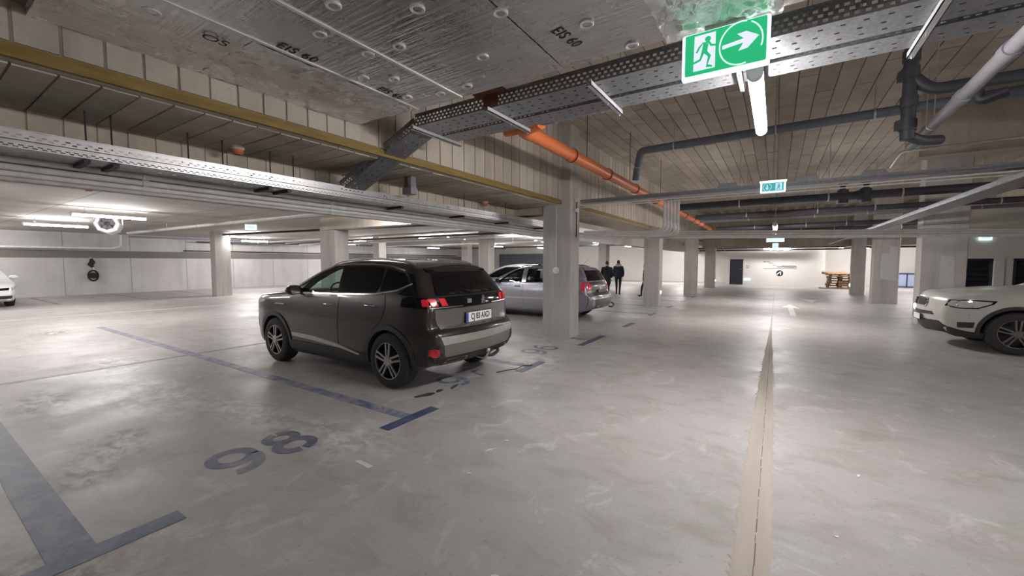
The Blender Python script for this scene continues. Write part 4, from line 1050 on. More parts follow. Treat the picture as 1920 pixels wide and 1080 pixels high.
    def mirror(s, x, z, mat, size=(.11, .2, .14)):
        for sg in (-1, 1):
            y = s.half(x+.1, z); b = MB()
            b.lathe([(0, -.06), (.06, -.055), (.085, -.02), (.09, .03), (.08, .06), (0, .065)], (x, sg*(y+.10), z+.05), (1, 0, 0), 16)
            vs = [(px, (py-sg*(y+.10))*1.35+sg*(y+.10), (pz-z-.05)*.85+z+.05) for px, py, pz in b.v]; b.v = vs
            m = b.build('mirror', mat, s.root, smooth=50)
            MB().obox((x+.02, sg*(y-.05), z-.02), (x+.01, sg*(y+.06), z+.02), .05, .03).build('mirror_arm', 'black_plastic', m)
            MB().lathe([(0, .067), (.07, .067), (.07, .06)], (x, sg*(y+.10), z+.05), (1, 0, 0), 16).build('mirror_glass', 'chrome', m)
    def handle(s, x, z, mat, parent=None, w=.17):
        for sg in (-1, 1):
            y = s.half(x, z); b = MB()
            b.tube([(x-w/2, sg*(y-.002), z), (x-w/2+.02, sg*(y+.03), z+.002), (x+w/2-.02, sg*(y+.03), z+.004), (x+w/2, sg*(y-.002), z+.004)], .013, 8)
            b.build('door_handle', mat, s.root, smooth=50)
    def plate(s, view, y, z, text, w=.52, h=.115, mat='plate_white'):
        sgn = 1 if view == 'rear' else -1
        o, d = (Vector((s.L+2, y, z)), Vector((-1, 0, 0))) if view == 'rear' else (Vector((-2, y, z)), Vector((1, 0, 0)))
        hit = s.bvh.ray_cast(o, d)[0]; x = hit.x+sgn*.012
        p = MB().box(min(x, x+sgn*.012), max(x, x+sgn*.012), y-w/2, y+w/2, z-h/2, z+h/2).build('number_plate', mat, s.root)
        yl = y-sgn*0
        fr = MB(); xx = x+sgn*.013
        for (a, b_, c, e) in ((y-w/2-.008, y+w/2+.008, z+h/2, z+h/2+.008), (y-w/2-.008, y+w/2+.008, z-h/2-.008, z-h/2), (y-w/2-.008, y-w/2, z-h/2, z+h/2), (y+w/2, y+w/2+.008, z-h/2, z+h/2)): fr.box(min(x, xx), max(x, xx), a, b_, c, e)
        fr.build('plate_frame', 'black_plastic', p)
        # seen from the rear (looking -x) the reader's left is -y
        lft = y-w/2 if view == 'rear' else y+w/2
        if mat == 'plate_white': MB().box(min(xx, xx+sgn*.001), max(xx, xx+sgn*.001), min(lft, lft+sgn*.045), max(lft, lft+sgn*.045), z-h/2+.003, z+h/2-.003).build('plate_band', 'plate_blue', p)
        if text:
            me = text_mesh(text, .098, .0006, offset=.002); me.materials.append(MATS['black_ink'])
            t = link('plate_text', me, p); t.location = (xx+sgn*.001, y+sgn*.022, z); t.rotation_euler = (PI/2, 0, PI/2*sgn); t.scale = (.88, 1.12, 1)
        return x

def circ(cx, cz, r, a0=0, a1=360, n=24): return arc(cx, cz, r, r, a0, a1, n)
def archtrim(cx, cz, r0, r1, a0=-8, a1=188): return arc(cx, cz, r1, r1, a0, a1, 28)+arc(cx, cz, r0, r0, a1, a0, 28)
def prismY(poly, y0, y1): b = MB(); b.prism(poly, lambda u, v, t: (u, t, v), y0, y1); return b
def prismX(poly, x0, x1): b = MB(); b.prism(poly, lambda u, v, t: (t, u, v), x0, x1); return b
def interior(car, x_dash, x_front, x_rear, zf, zbelt, w):
    for (x, ys) in ((x_front, (-.36, .36)), (x_rear, (-.40, .0, .40))):
        for y in ys:
            b = MB(); ww = .24 if x == x_front else .20
            b.box(x-.28, x+.18, y-ww, y+ww, zf, zf+.16)
            b.obox((x+.16, y, zf+.1), (x+.34, y, zf+.70), 2*ww*.92, .12, (1, 0, 0))
            b.obox((x+.345, y, zf+.72), (x+.37, y, zf+.92), .25, .09, (1, 0, 0))
            b.build('seat', 'seat_fabric', car.root)
    MB().box(x_dash, x_dash+.42, -w+.1, w-.1, zbelt-.28, zbelt-.03).build('dashboard', 'black_plastic', car.root)
    b = MB(); c = Vector((x_dash+.56, -.36, zbelt-.05)); pts = [c+Vector((-.08*math.sin(a)*.9, .18*math.cos(a), .17*math.sin(a))) for a in [2*PI*i/24 for i in range(25)]]
    b.tube(pts, .014, 8, cap=False); b.obox(c+Vector((0, -.17, 0)), c+Vector((0, .17, 0)), .05, .02); b.tube([c, c+Vector((-.2, 0, -.08))], .03, 8); b.build('steering_wheel', 'black_plastic', car.root)
    b = MB(); b.obox((x_dash+.62, -.1, zbelt+.29), (x_dash+.62, .1, zbelt+.29), .03, .055); b.build('inner_mirror', 'black_plastic', car.root)

# ---------------------------------------------------------------- 1. the dark SUV
Ls = 4.35
suv_sil = [(0.100, .30), (0.020, .40), (0.000, .55), (0.015, .72), (0.060, .90), (0.160, 1.0), (0.400, 1.055), (0.750, 1.09), (1.120, 1.125), (1.300, 1.16), (1.620, 1.345), (1.950, 1.495), (2.250, 1.575), (2.600, 1.612), (3.000, 1.618), (3.400, 1.600), (3.712, 1.562), (3.885, 1.515), (3.930, 1.475), (4.020, 1.36), (4.120, 1.22), (4.190, 1.16), (4.230, 1.02), (4.225, .90), (4.240, .80), (4.320, .745), (4.350, .66), (4.340, .52), (4.300, .42), (4.180, .33), (3.825, .25), (3.000, .20), (2.000, .20), (1.000, .20), (0.500, .23)]
def suv_half(x, z):
    w = lerp_tab([(.18, .84), (.30, .885), (.45, .905), (.62, .918), (.82, .918), (.98, .905), (1.10, .885), (1.18, .862), (1.30, .815), (1.45, .735), (1.58, .66), (1.7, .6)], z)
    if x < .75: w -= .20*((.75-x)/.75)**2.2
    if x > 3.78: w -= (.13*((x-3.78)/.57)**2)
    return w
suv = Car('dark grey dusty SUV with red claw tail lamps parked beside the empty bay', (-7.655, 4.345, 0), 0, suv_sil, Ls, suv_half, 'suv_paint', R=.06, crowns=(.13, .085, .03), sharp=(17, 18))
FX, RX, RW = .905, 3.58, .352
fw_poly = [(1.56, 1.150), (2.00, 1.158), (2.52, 1.168), (2.43, 1.525), (2.25, 1.512), (2.0, 1.425), (1.75, 1.30)]
cab = [(1.45, .42), (1.42, .95), (1.45, 1.12), (1.72, 1.30), (2.0, 1.42), (2.3, 1.51), (2.6, 1.545), (3.0, 1.55), (3.4, 1.535), (3.7, 1.48), (3.85, 1.38), (3.95, 1.20), (3.9, .9), (3.7, .45)]
def cab_half(h, k): return lambda x, z: max(.1, min(h(x, z), h(2.4, z))-k)
cv, cf_ = inflate(resample([Vector(p) for p in cab], .15), cab_half(suv_half, .055), .02, lambda p, m: .0, (1.9, 3.4), .8, 4)
cb_ = MB(); cb_.add(cv, cf_, 'seat_fabric')
suv.body([suv.arch(FX, RW, .395), suv.arch(RX, RW, .395), cb_, prismY(fw_poly, -1.2, 1.2), prismX([(-.69, 1.165), (.69, 1.165), (.58, 1.49), (-.58, 1.49)], 1.18, 2.4)])
interior(suv, 1.30, 2.35, 3.15, .48, 1.15, .85)
suv.drape('front_window', fw_poly, 'side', 'clear_glass', off=.001, thick=0)
suv.drape('windscreen', [(-.72, 1.15), (.72, 1.15), (.60, 1.51), (-.60, 1.51)], 'front', 'clear_glass', off=.002, thick=0, res=.2)
suv.drape('rear_window', [(2.60, 1.172), (3.02, 1.185), (3.30, 1.20), (3.36, 1.30), (3.30, 1.52), (2.95, 1.538), (2.52, 1.528)], 'side', 'dark_glass')
suv.drape('quarter_window', [(3.385, 1.215), (3.62, 1.25), (3.82, 1.30), (3.90, 1.345), (3.72, 1.455), (3.37, 1.512)], 'side', 'dark_glass')
suv.drape('window_frame', [(2.43, 1.53), (2.53, 1.163), (2.605, 1.166), (2.515, 1.535)], 'side', 'black_gloss', off=.006)
suv.drape('belt_trim', [(1.40, 1.118), (2.0, 1.134), (2.55, 1.145), (3.05, 1.160), (3.35, 1.178), (3.70, 1.232), (3.92, 1.318), (3.92, 1.338), (3.70, 1.252), (3.35, 1.198), (3.05, 1.18), (2.55, 1.163), (2.0, 1.152), (1.40, 1.136)], 'side', 'chrome', off=.010)
suv.drape('roof_trim', [(1.42, 1.17), (1.75, 1.325), (2.0, 1.445), (2.25, 1.53), (2.6, 1.553), (3.0, 1.555), (3.4, 1.536), (3.72, 1.475), (3.72, 1.492), (3.4, 1.553), (3.0, 1.572), (2.6, 1.570), (2.22, 1.548), (1.96, 1.46), (1.70, 1.335), (1.40, 1.19)], 'side', 'chrome', off=.012)
suv.drape('front_door', [(1.40, .42), (2.56, .42), (2.57, 1.11), (1.40, 1.085), (1.34, .9), (1.36, .6)], 'side', 'suv_paint', off=.005)
suv.drape('rear_door', [(2.585, .42), (3.12, .42), (3.19, .56), (3.32, .74), (3.47, .86), (3.53, 1.02), (3.50, 1.17), (3.05, 1.12), (2.595, 1.11)], 'side', 'suv_paint', off=.005)
suv.drape('sill_cladding', [(1.34, .22), (3.14, .22), (3.12, .40), (1.36, .40)], 'side', 'black_plastic', off=.016)
suv.drape('sill_strip', [(1.42, .475), (2.0, .455), (2.6, .415), (3.02, .36), (3.02, .385), (2.6, .46), (2.0, .515), (1.42, .525)], 'side', 'satin_silver', off=.024, thick=.02)
for cx in (FX, RX): suv.drape('arch_trim', archtrim(cx, RW, .395, .455), 'side', 'black_plastic', off=.014)
suv.drape('fender_badge', [(.92, .93), (1.20, .935), (1.19, .955), (.94, .955)], 'side', 'chrome', off=.01)
suv.drape('headlamp', [(.05, .86), (.30, .90), (.62, .965), (.60, .99), (.25, .975), (.07, .94)], 'side', 'clear_lens', off=.006)
suv.drape('fog_lamp', [(.05, .50), (.14, .50), (.14, .64), (.05, .64)], 'side', 'clear_lens', off=.006)
suv.drape('tail_panel', [(3.80, 1.05), (4.19, 1.035), (4.16, 1.165), (3.92, 1.175), (3.82, 1.15)], 'side', 'black_gloss', off=.006)
suv.drape('pillar_shade', [(3.72, 1.195), (3.86, 1.185), (4.04, 1.18), (3.97, 1.32), (3.90, 1.43), (3.76, 1.465), (3.89, 1.36), (3.84, 1.28)], 'side', 'black_gloss', off=.006)  # black panel standing in for shade on the body-coloured pillar
suv.drape('tail_claw', [(4.10, 1.145), (4.165, 1.145), (4.195, 1.065), (4.13, 1.065)], 'side', 'red_lens', off=.012)
suv.drape('rear_reflector', chaikin([(4.245, .47), (4.315, .465), (4.32, .56), (4.25, .57)]), 'side', 'red_reflector', off=.02)
suv.drape('bumper_corner', [(4.10, .62), (4.335, .61), (4.33, .36), (4.02, .34), (4.06, .50)], 'side', 'black_plastic', off=.012)
suv.handle(2.34, 1.005, 'chrome'); suv.handle(3.24, 1.035, 'chrome')
suv.mirror(1.58, 1.13, 'suv_paint')
suv.wheels((FX, RX), RW, .912, 5)
# roof rails, spoiler
for sg in (-1, 1):
    pts = [(2.05, sg*.60, 1.545), (2.2, sg*.605, 1.60), (2.6, sg*.61, 1.640), (3.1, sg*.605, 1.642), (3.6, sg*.585, 1.605), (3.75, sg*.575, 1.565)]
    MB().tube(bez(pts, 4, .1), .014, 8).build('roof_rail', 'satin_silver', suv.root, smooth=50)
suv.drape('sunroof', [(1.98, -.50), (3.35, -.50), (3.35, .50), (1.98, .50)], 'top', 'black_gloss', res=.2)
b = MB(); b.prism([(3.78, 1.54), (3.96, 1.50), (3.98, 1.472), (3.82, 1.478)], lambda u, v, t: (u, t, v), -.60, .60); b.build('spoiler', 'black_gloss', suv.root, smooth=30)
# rear face
suv.drape('rear_glass', [(-.66, 1.185), (.66, 1.185), (.60, 1.34), (.54, 1.47), (-.54, 1.47), (-.60, 1.34)], 'rear', 'dark_glass', off=.006)
suv.drape('lamp_band', [(-.80, 1.03), (.80, 1.03), (.80, 1.165), (-.80, 1.165)], 'rear', 'black_gloss', off=.006)
for sg in (-1, 1):
    for y in (.80, .665):
        suv.drape('tail_claw', [(sg*y, 1.15), (sg*(y-.085), 1.15), (sg*(y-.115), 1.06), (sg*(y-.03), 1.06)][::sg], 'rear', 'red_lens', off=.013)
    suv.drape('lamp_strip', [(sg*.80, 1.035), (sg*.32, 1.035), (sg*.30, 1.048), (sg*.80, 1.05)][::sg], 'rear', 'chrome', off=.012)
    suv.drape('rear_reflector', [(sg*.83, .48), (sg*.77, .475), (sg*.77, .555), (sg*.83, .56)][::sg], 'rear', 'red_reflector', off=.02)
    suv.drape('exhaust_trim', [(sg*.66, .375), (sg*.30, .365), (sg*.30, .42), (sg*.62, .43)][::sg], 'rear', 'chrome', off=.016)
    suv.drape('exhaust_slot', [(sg*.63, .385), (sg*.33, .376), (sg*.33, .41), (sg*.60, .418)][::sg], 'rear', 'black_plastic', off=.022)
suv.drape('tailgate', [(-.70, .78), (.70, .78), (.735, .90), (.74, 1.02), (-.74, 1.02), (-.735, .90)], 'rear', 'suv_paint_dusty', off=.005)
suv.drape('bumper_skid', [(-.72, .605), (.72, .605), (.76, .70), (-.76, .70)], 'rear', 'satin_silver', off=.010)
suv.drape('bumper_panel', [(-.70, .45), (.70, .45), (.72, .60), (-.72, .60)], 'rear', 'suv_paint_dusty', off=.007)
suv.drape('lower_valance', [(-.84, .34), (.84, .34), (.85, .60), (.72, .60), (.69, .445), (-.69, .445), (-.72, .60), (-.85, .60)], 'rear', 'black_plastic', off=.012)
suv.plate('rear', .0, .885, 'CJ 83 AXD', .55, .125)
# emblem on the tailgate: a standing lion, and small silver bars beside it
hx = suv.bvh.ray_cast(Vector((7, .10, 1.09)), Vector((-1, 0, 0)))[0].x+.008
b = MB(); b.prism([(-.035, -.055), (-.012, -.05), (-.005, -.02), (.012, -.03), (.006, -.055), (.03, -.05), (.032, -.012), (.02, .008), (.042, .018), (.045, .032), (.015, .028), (.022, .055), (-.008, .058), (-.025, .035), (-.022, .0), (-.045, .012), (-.05, .0), (-.028, -.018)], lambda u, v, t: (hx+t, .10+u, 1.098+v), 0, .01); b.build('emblem', 'chrome', suv.root)
b = MB()
for k in range(4): b.box(hx+.0, hx+.012, -.235+k*.022, -.218+k*.022, 1.07, 1.125)
b.build('silver_bars', 'satin_silver', suv.root)
MB().tube(bez([(4.15, .02, 1.215), (4.20, .05, 1.235), (4.15, .36, 1.265)], 4, .03), .010, 6).build('rear_wiper', 'black_plastic', suv.root)
b = MB(); b.tube(bez([(4.25, .02, .33), (4.42, .02, .32), (4.46, .02, .40)], 5, .06), .022, 10); b.lathe([(0, .03), (.025, .025), (.035, 0), (.025, -.025), (0, -.03)], (4.46, .02, .43), (0, 0, 1), 14); b.build('tow_ball', 'chrome', suv.root, smooth=50)
MB().tube(bez([(4.26, .12, .36), (4.38, .20, .30), (4.36, .42, .34), (4.24, .5, .38)], 5, .08), .022, 8).build('tow_frame', 'black_plastic', suv.root, smooth=50)
MB().box(.5, 3.8, -.6, .6, .19, .30).build('underbody', 'black_plastic', suv.root)

# ---------------------------------------------------------------- 2. the grey estate car
La = 4.515
est_sil = [(.12, .26), (.02, .36), (.0, .50), (.02, .64), (.10, .745), (.30, .82), (.65, .895), (1.05, .965), (1.25, 1.01), (1.6, 1.19), (1.95, 1.355), (2.25, 1.445), (2.6, 1.485), (3.1, 1.495), (3.6, 1.478), (4.0, 1.43), (4.12, 1.395), (4.2, 1.28), (4.30, 1.06), (4.36, .93), (4.38, .78), (4.44, .72), (4.50, .64), (4.515, .50), (4.48, .38), (4.3, .28), (3.8, .22), (2.5, .19), (1.2, .19), (.5, .2)]
def est_half(x, z):
    w = lerp_tab([(.18, .80), (.3, .845), (.5, .87), (.75, .876), (.9, .86), (1.0, .835), (1.12, .80), (1.3, .70), (1.45, .60), (1.6, .52)], z)
    if x < .8: w -= .20*((.8-x)/.8)**2.2
    if x > 3.95: w -= .11*((x-3.95)/.56)**2
    return w
est = Car('silver-grey estate car parked half behind the nearest column', (-8.55, 10.95, 0), 0, est_sil, La, est_half, 'wagon_paint', R=.06, crowns=(.13, .07, .025))
AFX, ARX, AW = .90, 3.60, .315
w1 = [(1.50, 1.005), (2.36, 1.015), (2.33, 1.395), (2.12, 1.375), (1.85, 1.245)]
w2 = [(2.50, 1.018), (3.28, 1.035), (3.36, 1.20), (3.33, 1.41), (2.9, 1.42), (2.48, 1.405)]
cab2 = [(1.35, .38), (1.32, .85), (1.42, 1.0), (1.7, 1.17), (2.0, 1.32), (2.3, 1.40), (2.7, 1.43), (3.3, 1.43), (3.8, 1.39), (4.0, 1.30), (4.12, 1.05), (4.1, .8), (3.9, .4)]
cv, cf_ = inflate(resample([Vector(p) for p in cab2], .15), cab_half(est_half, .05), .02, lambda p, m: 0, (1.8, 3.6), .7, 4)
cb2 = MB(); cb2.add(cv, cf_, 'seat_fabric')
est.body([est.arch(AFX, AW, .355), est.arch(ARX, AW, .355), cb2, prismY(w1, -1.2, 1.2), prismY(w2, -1.2, 1.2), prismX([(-.55, 1.08), (.55, 1.08), (.46, 1.35), (-.46, 1.35)], 1.1, 2.3)])
interior(est, 1.2, 2.25, 3.05, .42, 1.02, .8)
est.drape('front_window', w1, 'side', 'clear_glass', off=.001, thick=0); est.drape('rear_window', w2, 'side', 'clear_glass', off=.001, thick=0)
est.drape('windscreen', [(-.57, 1.05), (.57, 1.05), (.48, 1.37), (-.48, 1.37)], 'front', 'clear_glass', off=.002, thick=0, res=.2)
est.drape('quarter_window', [(3.42, 1.045), (3.85, 1.09), (4.12, 1.15), (4.02, 1.35), (3.75, 1.395), (3.41, 1.41)], 'side', 'dark_glass')
est.drape('front_door', [(1.36, .36), (2.42, .36), (2.42, .985), (1.36, .965), (1.28, .8)], 'side', 'wagon_paint', off=.005)
est.drape('rear_door', [(2.44, .36), (3.08, .36), (3.16, .52), (3.34, .68), (3.40, 1.0), (2.44, .99)], 'side', 'wagon_paint', off=.005)
est.drape('door_strip', [(1.40, .545), (3.14, .565), (3.16, .60), (1.40, .585)], 'side', 'satin_silver', off=.014)
est.drape('belt_strip', [(1.42, .985), (2.4, .998), (3.4, 1.02), (3.4, 1.034), (2.4, 1.014), (1.42, 1.0)], 'side', 'black_plastic', off=.008)
est.drape('tail_lamp', [(4.20, .83), (4.32, .825), (4.27, 1.06), (4.21, 1.08)], 'side', 'red_lens', off=.008)
est.drape('headlamp', [(.10, .66), (.40, .70), (.62, .80), (.56, .85), (.2, .79)], 'side', 'clear_lens', off=.006)
est.handle(2.22, .90, 'wagon_paint'); est.handle(3.2, .925, 'wagon_paint'); est.mirror(1.50, 1.0, 'wagon_paint')
est.wheels((AFX, ARX), AW, .862, 7, w=.2)
est.drape('tailgate', [(-.58, .70), (.58, .70), (.59, .85), (.59, 1.05), (-.59, 1.05), (-.59, .85)], 'rear', 'wagon_rear_paint', off=.005)
est.drape('rear_glass', [(-.64, 1.08), (.64, 1.08), (.54, 1.36), (-.54, 1.36)], 'rear', 'dark_glass', off=.006)
for sg in (-1, 1): est.drape('tail_lamp', [(sg*.76, .83), (sg*.60, .83), (sg*.60, 1.06), (sg*.70, 1.07)][::sg], 'rear', 'red_lens', off=.012); est.drape('lamp_base', [(sg*.76, .80), (sg*.60, .80), (sg*.60, .83), (sg*.76, .83)][::sg], 'rear', 'clear_lens', off=.012)
est.drape('rear_bumper', [(-.80, .36), (.80, .36), (.80, .69), (-.80, .69)], 'rear', 'wagon_rear_paint', off=.007)
est.drape('bumper_strip', [(-.72, .60), (.72, .60), (.72, .625), (-.72, .625)], 'rear', 'chrome', off=.012)
est.plate('rear', 0, .78, None, mat='wagon_rear_paint')
for sg in (-1, 1): MB().tube(bez([(2.2, sg*.54, 1.45), (2.3, sg*.545, 1.50), (3.7, sg*.53, 1.505), (3.9, sg*.52, 1.45)], 4, .1), .013, 8).build('roof_rail', 'black_plastic', est.root, smooth=50)
MB().tube([(3.85, 0, 1.46), (4.05, 0, 1.66)], .004, 5).build('aerial', 'black_plastic', est.root)
b = MB(); b.tube(bez([(4.48, .55, .32), (4.58, .55, .30), (4.58, .75, .36), (4.5, .75, .42)], 4, .04), .02, 8); b.build('tow_bar', 'black_plastic', est.root, smooth=50)
MB().box(.5, 4.0, -.6, .6, .18, .28).build('underbody', 'black_plastic', est.root)

# ---------------------------------------------------------------- 3. the silver hatchback behind it
hat_sil = [(.12, .26), (.02, .38), (.0, .52), (.03, .66), (.14, .77), (.4, .86), (.8, .94), (1.0, 1.0), (1.4, 1.24), (1.75, 1.40), (2.1, 1.47), (2.5, 1.49), (3.0, 1.46), (3.4, 1.39), (3.65, 1.30), (3.85, 1.08), (3.92, .9), (3.96, .72), (4.05, .62), (4.06, .45), (4.0, .32), (3.6, .22), (2.0, .19), (.6, .2)]
hat = Car('silver hatchback showing only its roof and dark windows beyond the estate car', (-10.75, 13.75, 0), 0, hat_sil, 4.06, lambda x, z: est_half(x*1.06, z)-.02, 'silver_paint', R=.06, crowns=(.12, .08, .03))
hat.body([hat.arch(.82, .31, .345), hat.arch(3.32, .31, .345)])
hat.drape('side_window', [(1.22, 1.01), (2.0, 1.01), (3.35, 1.06), (3.50, 1.18), (3.15, 1.34), (2.6, 1.40), (2.0, 1.395), (1.65, 1.26)], 'side', 'dark_glass')
hat.drape('windscreen', [(-.60, 1.04), (.60, 1.04), (.48, 1.37), (-.48, 1.37)], 'front', 'dark_glass', res=.2)
hat.drape('rear_glass', [(-.56, 1.06), (.56, 1.06), (.48, 1.30), (-.48, 1.30)], 'rear', 'dark_glass')
hat.drape('front_door', [(1.2, .36), (2.1, .36), (2.1, .985), (1.2, .97)], 'side', 'silver_paint', off=.005); hat.handle(1.95, .9, 'silver_paint'); hat.mirror(1.3, 1.0, 'silver_paint')
hat.drape('tail_lamp', [(3.62, .80), (3.9, .78), (3.86, 1.0), (3.7, 1.02)], 'side', 'red_lens'); hat.drape('headlamp', [(.08, .68), (.4, .73), (.6, .84), (.2, .80)], 'side', 'clear_lens')
hat.wheels((.82, 3.32), .31, .83, 7, w=.19)
MB().obox((3.05, 0, 1.45), (3.2, 0, 1.50), .03, .06).build('roof_fin', 'black_gloss', hat.root)

# ---------------------------------------------------------------- 4. the ivory SUV at the right
Lb = 4.65
bm_sil = [(.22, .24), (.08, .34), (.03, .46), (.0, .62), (.02, .78), (.05, .90), (.14, .985), (.4, 1.04), (.8, 1.085), (1.2, 1.125), (1.42, 1.16), (1.8, 1.39), (2.15, 1.55), (2.5, 1.63), (3.0, 1.66), (3.5, 1.64), (3.95, 1.585), (4.2, 1.53), (4.35, 1.3), (4.48, 1.1), (4.53, .9), (4.6, .75), (4.65, .6), (4.62, .42), (4.45, .32), (3.9, .24), (2.4, .21), (1.0, .21), (.55, .22)]
def bm_half(x, z):
    w = lerp_tab([(.2, .80), (.3, .87), (.45, .91), (.65, .935), (.85, .93), (1.0, .90), (1.1, .87), (1.3, .80), (1.5, .70), (1.65, .6)], z)
    if x < .9: w -= .27*((.9-x)/.9)**2.4
    if x > 4.0: w -= .12*((x-4.0)/.65)**2
    return w
ivory = Car('ivory SUV nosing into view at the right, headlamp and dark front wheel showing', (2.60, 11.38, 0), 0, bm_sil, Lb, bm_half, 'ivory_car_paint', R=.07, crowns=(.17, .08, .03))
BFX, BRX, BW = .89, 3.70, .365
ivory.body([ivory.arch(BFX, BW, .42), ivory.arch(BRX, BW, .42)])
ivory.drape('headlamp', [(.05, .795), (.20, .755), (.42, .765), (.60, .86), (.64, .915), (.35, .925), (.10, .91)], 'side', 'black_gloss', off=.006)
ivory.drape('headlamp_lens', [(.08, .812), (.20, .775), (.41, .785), (.57, .865), (.585, .895), (.33, .905), (.12, .892)], 'side', 'clear_lens', off=.010)
for cx in (.20, .36):
    h = ivory.bvh.ray_cast(Vector((cx, -3, .84)), Vector((0, 1, 0)))[0]
    for sg in (-1, 1): MB().lathe([(.030, 0), (.040, .004), (.045, .0)], (cx, sg*(abs(h.y)+.011), .842), (0, sg, 0), 18).build('lamp_ring', 'chrome', ivory.root, smooth=40)
for sg in (-1, 1):
    P_ = lambda p: [(sg*a, c) for a, c in p][::sg]
    ivory.drape('grille_frame', P_([(.03, .74), (.30, .735), (.335, .80), (.31, .90), (.05, .915), (.03, .88)]), 'front', 'chrome', off=.018)
    g_ = ivory.drape('grille', P_([(.05, .76), (.285, .755), (.31, .80), (.29, .88), (.065, .893), (.05, .87)]), 'front', 'black_plastic', off=.024)[0]
    for k in range(6): ivory.drape('grille_bar', P_([(.07+.038*k, .765), (.078+.038*k, .765), (.078+.038*k, .885), (.07+.038*k, .885)]), 'front', 'alloy_dim', parent=g_, off=.03)
ivory.drape('fog_intake', [(.21, .41), (.39, .425), (.40, .525), (.20, .51)], 'side', 'black_plastic', off=.010)
ivory.drape('lower_intake', [(-.80, .22), (.80, .22), (.80, .34), (.56, .50), (-.56, .50), (-.80, .34)], 'front', 'black_plastic', off=.012)
ivory.drape('upper_intake', [(-.50, .60), (.50, .60), (.46, .66), (-.46, .66)], 'front', 'black_plastic', off=.010)
ivory.drape('chin_trim', [(.10, .235), (.52, .215), (.52, .345), (.34, .35), (.09, .40)], 'side', 'black_plastic', off=.012)
for cx in (BFX, BRX): ivory.drape('arch_trim', archtrim(cx, BW, .42, .475), 'side', 'black_plastic', off=.012)
ivory.drape('sill_cladding', [(1.34, .23), (3.25, .23), (3.25, .38), (1.34, .38)], 'side', 'black_plastic', off=.014)
ivory.drape('side_window', [(1.75, 1.15), (2.6, 1.16), (3.9, 1.22), (4.15, 1.35), (3.9, 1.50), (3.0, 1.565), (2.4, 1.535), (2.1, 1.43)], 'side', 'dark_glass')
ivory.drape('windscreen', [(-.68, 1.19), (.68, 1.19), (.56, 1.52), (-.56, 1.52)], 'front', 'dark_glass', res=.2)
ivory.drape('bonnet_crease', [(.35, -.55), (1.3, -.66), (1.3, -.63), (.35, -.52)], 'top', 'ivory_car_paint', off=.006); ivory.drape('bonnet_crease', [(.35, .52), (1.3, .63), (1.3, .66), (.35, .55)], 'top', 'ivory_car_paint', off=.006)
ivory.drape('front_door', [(1.5, .42), (2.6, .42), (2.62, 1.12), (1.5, 1.09), (1.42, .8)], 'side', 'ivory_car_paint', off=.005); ivory.drape('rear_door', [(2.63, .42), (3.2, .42), (3.4, .75), (3.55, 1.0), (3.5, 1.17), (2.64, 1.13)], 'side', 'ivory_car_paint', off=.005)
ivory.handle(2.4, 1.0, 'ivory_car_paint'); ivory.handle(3.35, 1.03, 'ivory_car_paint'); ivory.mirror(1.75, 1.15, 'ivory_car_paint')
ivory.wheels((BFX, BRX), BW, .925, 5, w=.24, alloy='alloy_dim')
ivory.plate('front', 0, .53, None, .46, .11)
b = MB(); b.lathe([(0, .006), (.035, .005), (.04, 0)], (.075, 0, .955), (-.85, 0, .5), 20); b.build('badge', 'alloy', ivory.root, smooth=40)
for sg in (-1, 1):
    for z in (.60, .65): MB().lathe([(0, .004), (.016, .003), (.018, 0)], (.33, sg*(bm_half(.33, z)-.0), z), (0, sg, 0), 12).build('parking_sensor', 'satin_silver', ivory.root)
MB().box(.6, 4.0, -.65, .65, .2, .3).build('underbody', 'black_plastic', ivory.root)

# ---------------------------------------------------------------- 5. the white saloon at the left edge
wh_sil = [(.14, .22), (.03, .32), (.0, .48), (.02, .62), (.10, .73), (.35, .81), (.8, .88), (1.15, .95), (1.35, 1.0), (1.8, 1.23), (2.2, 1.38), (2.6, 1.43), (3.1, 1.42), (3.6, 1.32), (4.0, 1.12), (4.3, 1.06), (4.6, 1.03), (4.68, .9), (4.72, .7), (4.74, .5), (4.65, .34), (4.2, .24), (2.5, .19), (.7, .19)]
white = Car('white saloon cut off by the left edge, mirror and bumper in view', (-22.55, 1.82, 0), PI, wh_sil, 4.74, lambda x, z: est_half(min(x, 4.2), z)*1.03-(.12*((x-4.1)/.6)**2 if x > 4.1 else 0), 'white_car_paint', R=.06, crowns=(.14, .08, .03))
white.body([white.arch(.93, .33, .37), white.arch(3.70, .33, .37)])
white.drape('headlamp', [(.05, .58), (.30, .62), (.58, .70), (.55, .755), (.2, .72), (.07, .67)], 'side', 'clear_lens', off=.006)
for sg in (-1, 1):
    P_ = lambda p: [(sg*a, c) for a, c in p][::sg]
    white.drape('headlamp', P_([(.40, .60), (.74, .61), (.74, .69), (.40, .68)]), 'front', 'dark_glass', off=.008)
    white.drape('fog_lamp', P_([(.5, .30), (.74, .32), (.74, .42), (.5, .42)]), 'front', 'black_plastic', off=.008)
white.drape('grille', [(-.38, .60), (.38, .60), (.38, .68), (-.38, .68)], 'front', 'black_plastic', off=.01)
white.drape('lower_intake', [(-.70, .30), (.70, .30), (.72, .42), (-.72, .42)], 'front', 'black_plastic', off=.006); white.drape('chrome_strip', [(-.74, .255), (.74, .255), (.74, .285), (-.74, .285)], 'front', 'chrome', off=.012)
white.drape('side_window', [(1.55, 1.0), (2.4, 1.01), (3.6, 1.05), (3.75, 1.12), (3.3, 1.29), (2.6, 1.35), (2.1, 1.29)], 'side', 'dark_glass'); white.drape('windscreen', [(-.6, 1.03), (.6, 1.03), (.5, 1.32), (-.5, 1.32)], 'front', 'dark_glass', res=.2)
